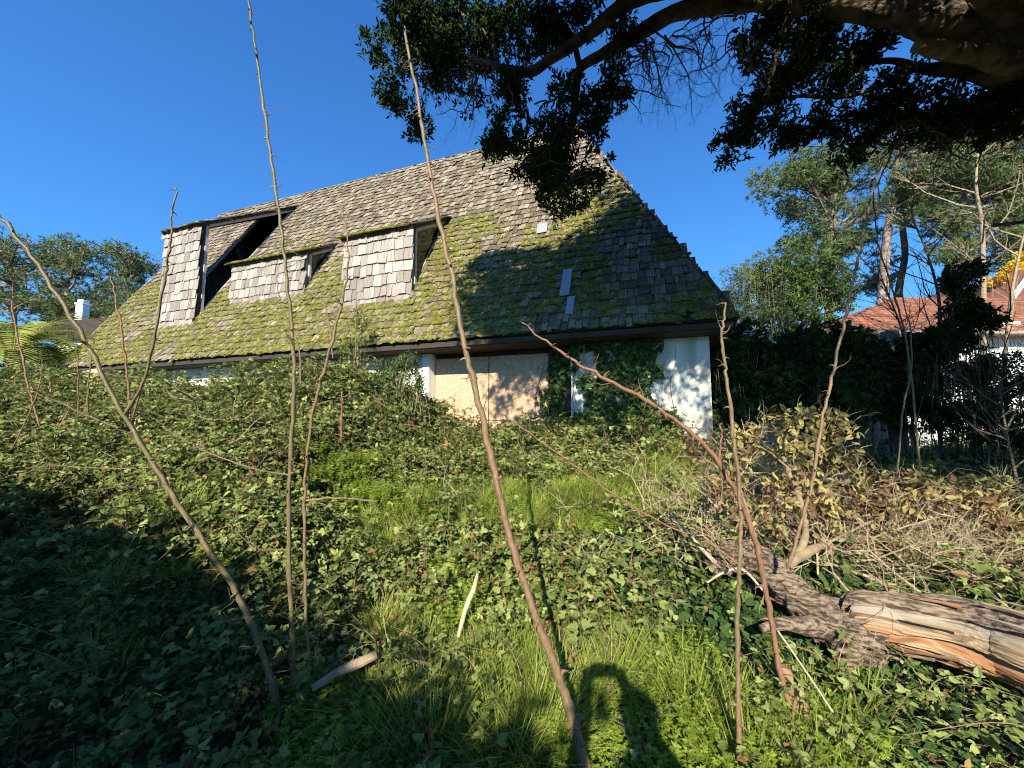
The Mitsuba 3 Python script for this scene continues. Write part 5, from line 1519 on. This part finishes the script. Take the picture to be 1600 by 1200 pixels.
i, j = np.meshgrid(np.arange(n0 - 1), np.arange(n1), indexing='ij')
q = np.stack([i * n1 + j, i * n1 + (j + 1) % n1, (i + 1) * n1 + (j + 1) % n1, (i + 1) * n1 + j], -1).reshape(-1, 4)
q = np.vstack([q[:, [0, 1, 2]], q[:, [0, 2, 3]]])
uvw = np.stack([A_ / (2 * PI), L_], -1).reshape(-1, 2)
vv = v.reshape(-1, 3)
vv = np.vstack([vv, s[-1:, :3]])
end = np.stack([(n0 - 1) * n1 + np.arange(n1), (n0 - 1) * n1 + (np.arange(n1) + 1) % n1, np.full(n1, n0 * n1)], 1)
add_uv(LOG + '__split_wood', (vv, np.vstack([q, end]), np.vstack([uvw, [[0.5, along[-1]]]])), 'mat_split_wood', 'pale orange wood laid bare where the bark has torn off')


def bark_limb(key, rows, rough=0.35, sides=22, label=None, n=14):
    p = pts(rows)
    r = np.array([q[3] / 2 * q[2] / F * 0.80 for q in rows])
    s = smooth_line(np.hstack([p, r[:, None]]), n)
    v, f, u = tube(s[:, :3], s[:, 3], sides * 2, rough, 31, freq=26)
    add(key, (v, f), 'mat_log_bark', label, smooth=True)


bark_limb(LOG + '__bark_limb', [(1385, 985, 2.42, 70), (1335, 985, 2.40, 110), (1300, 975, 2.42, 88), (1262, 948, 2.5, 66), (1225, 912, 2.62, 60), (1190, 880, 2.75, 58), (1160, 868, 2.85, 54), (1138, 872, 2.92, 48), (1112, 884, 3.0, 40)], label='rough dark bark on the far end of the trunk')
bark_limb(LOG + '__bark_limb_001', [(1330, 970, 2.36, 70), (1322, 1010, 2.30, 56), (1316, 1040, 2.26, 34), (1312, 1052, 2.25, 14)], label='dark broken knob under the trunk')
bark_limb(LOG + '__bark_limb_002', [(1310, 985, 2.40, 46), (1262, 978, 2.36, 34), (1225, 975, 2.33, 22), (1190, 982, 2.3, 14)], 0.2, 14)
# strips of bark and long splinters along the top and underside
stp = []
for k in range(16):
    i0 = int(8 + 90 * g.random())
    a0 = 0.9 * g.normal() + (PI / 2 if g.random() < 0.5 else -PI / 2)
    m = np.arange(i0, min(i0 + 24 + int(20 * g.random()), len(s)))
    dirv = np.cos(a0) * a[m] + np.sin(a0) * b[m]
    pp = s[m, :3] + dirv * (s[m, 3] * (1.06 + 0.05 * g.random()))[:, None] + np.linspace(0, 0.03, len(m))[:, None] * dirv
    v, f, u = tube(pp, np.linspace(0.012, 0.003, len(m)) * (0.5 + g.random()), 4, 0.3, k)
    stp.append((v, f, np.tile([[0.2 + 0.6 * g.random(), g.random() * 3]], (len(v), 1))))
add_uv(LOG + '__splinter', join(stp), 'mat_split_wood', kind='stuff')

# the dead branch with yellow and brown leaves
DB = 'dead_leafy_branch'
tag(DB, 'dead grey branch forking up behind the fallen trunk with yellow and brown leaves', 'branch')
for rows in [[(1190, 905, 2.75, 30), (1225, 885, 2.8, 34), (1262, 862, 2.88, 32), (1290, 850, 2.95, 16)], [(1238, 880, 2.85, 22), (1256, 845, 2.9, 24), (1258, 815, 2.95, 19), (1248, 775, 3.0, 17), (1232, 738, 3.05, 15), (1224, 705, 3.1, 13), (1230, 680, 3.1, 8)],
             [(1246, 772, 3.0, 10), (1262, 735, 3.1, 8), (1280, 690, 3.15, 5)], [(1252, 870, 2.88, 12), (1300, 845, 3.0, 10), (1350, 820, 3.1, 9), (1392, 800, 3.2, 7), (1420, 770, 3.25, 4)], [(1230, 730, 3.05, 8), (1200, 705, 3.1, 6), (1170, 690, 3.1, 4)], [(1190, 880, 2.75, 20), (1180, 840, 2.8, 12), (1165, 790, 2.9, 8), (1150, 740, 3.0, 5)]]:
    p = pts(rows)
    r = radii(rows, 0.52)
    s2 = smooth_line(np.hstack([p, r[:, None]]), 7)
    v, f, u = tube(s2[:, :3], s2[:, 3], 16, 0.4, 4, 0.10, freq=30)
    add_uv(numbered(DB + '__limb'), (v, f, u), 'mat_twig', smooth=True)
tw, lf = [], []
for px, py, hw, hh, Yd, n in [(1165, 685, 30, 26, 3.1, 20), (1215, 660, 40, 22, 3.15, 34), (1290, 655, 34, 26, 3.2, 34), (1300, 690, 36, 34, 3.15, 34), (1240, 700, 50, 30, 3.1, 40), (1150, 720, 30, 30, 3.0, 20), (1320, 730, 26, 22, 3.15, 20), (1250, 760, 60, 30, 3.05, 34), (1200, 800, 50, 30, 2.95, 26), (1390, 755, 26, 20, 3.3, 22), (1430, 765, 44, 30, 3.2, 40), (1500, 785, 44, 28, 3.2, 36), (1400, 790, 40, 24, 3.1, 24), (1290, 800, 40, 26, 3.0, 22), (1350, 800, 36, 18, 3.15, 16), (1460, 800, 30, 18, 3.3, 14), (1550, 795, 44, 28, 3.2, 34), (1595, 830, 36, 26, 3.1, 24), (1400, 830, 40, 18, 3.1, 14), (1340, 760, 30, 22, 3.15, 16), (1560, 755, 40, 20, 3.6, 16), (1120, 770, 26, 22, 2.95, 10)]:
    k = Yd / F
    c = at(px, py, Yd)
    q = c + rdir(n, g) * (g.random(n) ** 0.5)[:, None] * np.array([hw * k, 0.15, hh * k])
    m = sprigs(q, g, 5, (0.045, 0.075), LEAF, 0.1, 0.08)
    rnd = np.clip(g.beta(0.9, 1.1, size=n) * (0.60 + 0.60 * (py > 715) + 0.2 * (px > 1350)), 0, 1)
    per = len(m[0]) // n
    m[2][:, 0] = np.clip(np.repeat(rnd, per) + 0.12 * g.normal(size=len(m[0])), 0, 1)
    lf.append(m)
    for _ in range(5):
        grow(c + [0, 0, -hh * k], np.array([0.8 * g.normal(), 0.4 * g.normal(), 0.9]), 0.30, 0.006, 1, g, 0.0, 0.4, 3, tw, 5, 0.7, 0.6)
add_uv(DB + '__twig', lines_mesh(tw, 4, g), 'mat_twig', kind='stuff')
add_uv(DB + '__leaf', join(lf), 'mat_dry_leaf', 'curled yellow green to brown leaves', kind='stuff')


def stick(name, label, rows, seed, mat='mat_twig', rough=0.2, cat='stick', tint=0.8, sides=10):
    p = pts(rows)
    r = radii(rows, 0.8)
    s = smooth_line(np.hstack([p, r[:, None]]), 6)
    v, f, u = tube(s[:, :3], s[:, 3], sides, rough, seed, tint, freq=22)
    add_uv(numbered(name), (v, f, u), mat, label, cat)


stick('fallen_stick', 'short pale cut branch lying at the edge of the shade', [(488, 1075, 2.0, 14), (525, 1052, 2.05, 17), (560, 1036, 2.1, 18), (590, 1022, 2.12, 15)], 1, tint=0.35)
stick('fallen_stick', 'flat pale splinter standing upright in the brambles', [(716, 995, 2.5, 7), (728, 950, 2.55, 9), (740, 920, 2.6, 9), (746, 897, 2.6, 5)], 2, tint=1.0)
stick('rotten_stump', 'pale rotten stump at the foot of the red arching cane', [(1262, 1160, 1.95, 34), (1252, 1110, 2.0, 38), (1240, 1080, 2.05, 36), (1230, 1058, 2.08, 26), (1222, 1038, 2.1, 6)], 3, 'mat_split_wood', 0.8, 'stump', 0.35, 40)
stick('fallen_stick', 'thin white twig curving over the fallen trunk', [(1195, 925, 2.4, 5), (1160, 890, 2.5, 5), (1130, 895, 2.55, 5), (1105, 910, 2.6, 4)], 4, tint=1.0)
stick('fallen_stick', 'long thin pale stalk slanting across the ivy at the lower right', [(1335, 1165, 1.9, 4), (1270, 1065, 2.0, 4), (1215, 985, 2.1, 4)], 5, tint=1.0)
stick('fallen_stick', 'bent pale branch lying left of the fallen trunk', [(1118, 880, 2.9, 9), (1090, 850, 2.95, 8), (1062, 820, 3.0, 6), (1048, 805, 3.05, 4)], 6, tint=0.7)
stick('fallen_stick', 'dark rotten branch lying in the shade at the bottom left', [(200, 1215, 1.75, 14), (290, 1195, 1.8, 16), (380, 1180, 1.85, 10)], 7, 'mat_tree_bark')

# ------------------------------------------------------------------ behind the camera: what throws the shade in the foreground
g = np.random.default_rng(131)
HG = 'laurel_hedge'
tag(HG, 'dense evergreen hedge behind the viewer, known only by its shade over the lower left foreground', 'hedge')
lv, st = [], []
way = smooth_line(np.array([[-9.6, 1.1, 2.85], [-7.0, 0.70, 2.85], [-4.3, -0.12, 2.85], [-2.4, -1.45, 2.75], [-0.8, -2.6, 2.72]]), 12)
for k in range(230):
    c = way[g.integers(len(way))] + 0.05 * g.normal(size=3)
    top = c[2] + 0.07 * g.normal()
    n = 26
    q = np.stack([c[0] + 0.2 * g.normal(size=n), c[1] + 0.25 * g.normal(size=n) - 0.2, top * (1 - 0.95 * g.random(n) ** 1.3) - 0.03], -1)
    lv.append(sprigs(q, g, 10, (0.09, 0.15), SMALL, 0.0, 0.2))
    st.append((np.array([[c[0], c[1], 0], [c[0] + 0.1 * g.normal(), c[1] + 0.1 * g.normal(), 1.3], [c[0] + 0.2 * g.normal(), c[1] + 0.2 * g.normal(), top - 0.2]]), np.array([0.03, 0.02, 0.008])))
m = join(lv)
keep = ~inframe(m[0][m[1]].mean(1), 40)
add_uv(HG + '__foliage', (m[0], m[1][keep], m[2]), 'mat_tree_leaf', kind='stuff')
add_uv(HG + '__stem', lines_mesh(st, 5, g), 'mat_tree_bark', kind='stuff')


# the photographer, holding the phone up
def blend_body(chains, pitch=0.03):
    from manifold3d import Manifold
    parts = []
    for c in chains:
        for (p0, r0), (p1, r1) in zip(c[:-1], c[1:]):
            s0 = Manifold.sphere(r0, 16).translate(list(map(float, p0)))
            s1 = Manifold.sphere(r1, 16).translate(list(map(float, p1)))
            parts.append(Manifold.batch_hull([s0, s1]))
    from manifold3d import OpType
    m = Manifold.batch_boolean(parts, OpType.Add).refine_to_length(pitch)
    mm = m.to_mesh()
    t = trimesh.Trimesh(mm.vert_properties[:, :3], mm.tri_verts, process=True)
    trimesh.smoothing.filter_taubin(t, iterations=12)
    return np.array(t.vertices), np.array(t.faces)


PS = 'person'
tag(PS, 'person in dark clothes holding a phone up, seen only as a shadow at the bottom', 'person')
ox, oy = 0.10, -0.50
P3 = lambda x, y, z: np.array([ox + x, oy + y, z])
torso = [[(P3(0, 0, 0.95), 0.16), (P3(0, 0.0, 1.15), 0.15), (P3(0, 0.0, 1.38), 0.15)], [(P3(-0.17, 0, 1.36), 0.075), (P3(0.17, 0, 1.36), 0.075)], [(P3(-0.10, 0, 1.2), 0.11), (P3(0.10, 0, 1.2), 0.11)]]
legs = [[(P3(sx * 0.10, 0, 0.92), 0.10), (P3(sx * 0.12, 0.02, 0.50), 0.068), (P3(sx * 0.13, 0, 0.10), 0.048), (P3(sx * 0.14, 0.14, 0.06), 0.042)] for sx in (-1, 1)]
arms = [[(P3(sx * 0.19, 0, 1.37), 0.062), (P3(sx * 0.26, 0.20, 1.20), 0.05), (P3(sx * 0.11 - 0.06, 0.40, 1.46), 0.036)] for sx in (-1, 1)]
add(PS + '__clothes', blend_body(torso + legs + arms), 'mat_cloth', smooth=True)
hands = []
for sx in (-1, 1):
    w = P3(sx * 0.11 - 0.06, 0.40, 1.46)
    k = w + [-sx * 0.01, 0.02, 0.07]
    hands += [[(w, 0.03), (k, 0.034)]]
    for q in range(4):
        b0 = k + [sx * 0.012, 0.012 - 0.0, 0.03 - 0.02 * q]
        b1 = b0 + [-sx * 0.005, 0.035, 0.012]
        hands += [[(k, 0.016), (b0, 0.0095), (b1, 0.0085), (b1 + np.array([-sx * 0.035, 0.004, 0.004]), 0.0075)]]
    hands += [[(k, 0.016), (k + [-sx * 0.025, -0.01, 0.03], 0.010), (k + [-sx * 0.045, -0.006, 0.05], 0.008)]]
head = [[(P3(0, 0.0, 1.40), 0.06), (P3(0, 0.02, 1.52), 0.055)], [(P3(0, 0.02, 1.62), 0.082), (P3(0, 0.0, 1.66), 0.088)], [(P3(0, 0.04, 1.56), 0.05), (P3(0, 0.02, 1.64), 0.08)], [(P3(0, 0.10, 1.60), 0.014), (P3(0, 0.09, 1.64), 0.012)]]
add(PS + '__skin', blend_body(head, 0.02), 'mat_skin', smooth=True)
hv, hf = blend_body(hands, 0.006)
for q in trimesh.Trimesh(hv, hf, process=False).split(only_watertight=False):
    add(numbered(PS + '__hand'), q, 'mat_skin', smooth=True)
add(PS + '__hair', blend_body([[(P3(0, -0.02, 1.68), 0.095), (P3(0, -0.04, 1.62), 0.085)]], 0.02), 'mat_dark_wood', smooth=True)
add('phone', (cbox(0.152, 0.008, 0.074, 0.0035)[0] + [0.04, -0.045, 1.575], cbox(0.152, 0.008, 0.074, 0.0035)[1]), 'mat_dark_wood', 'dark phone held up sideways by the person taking the picture', 'phone')
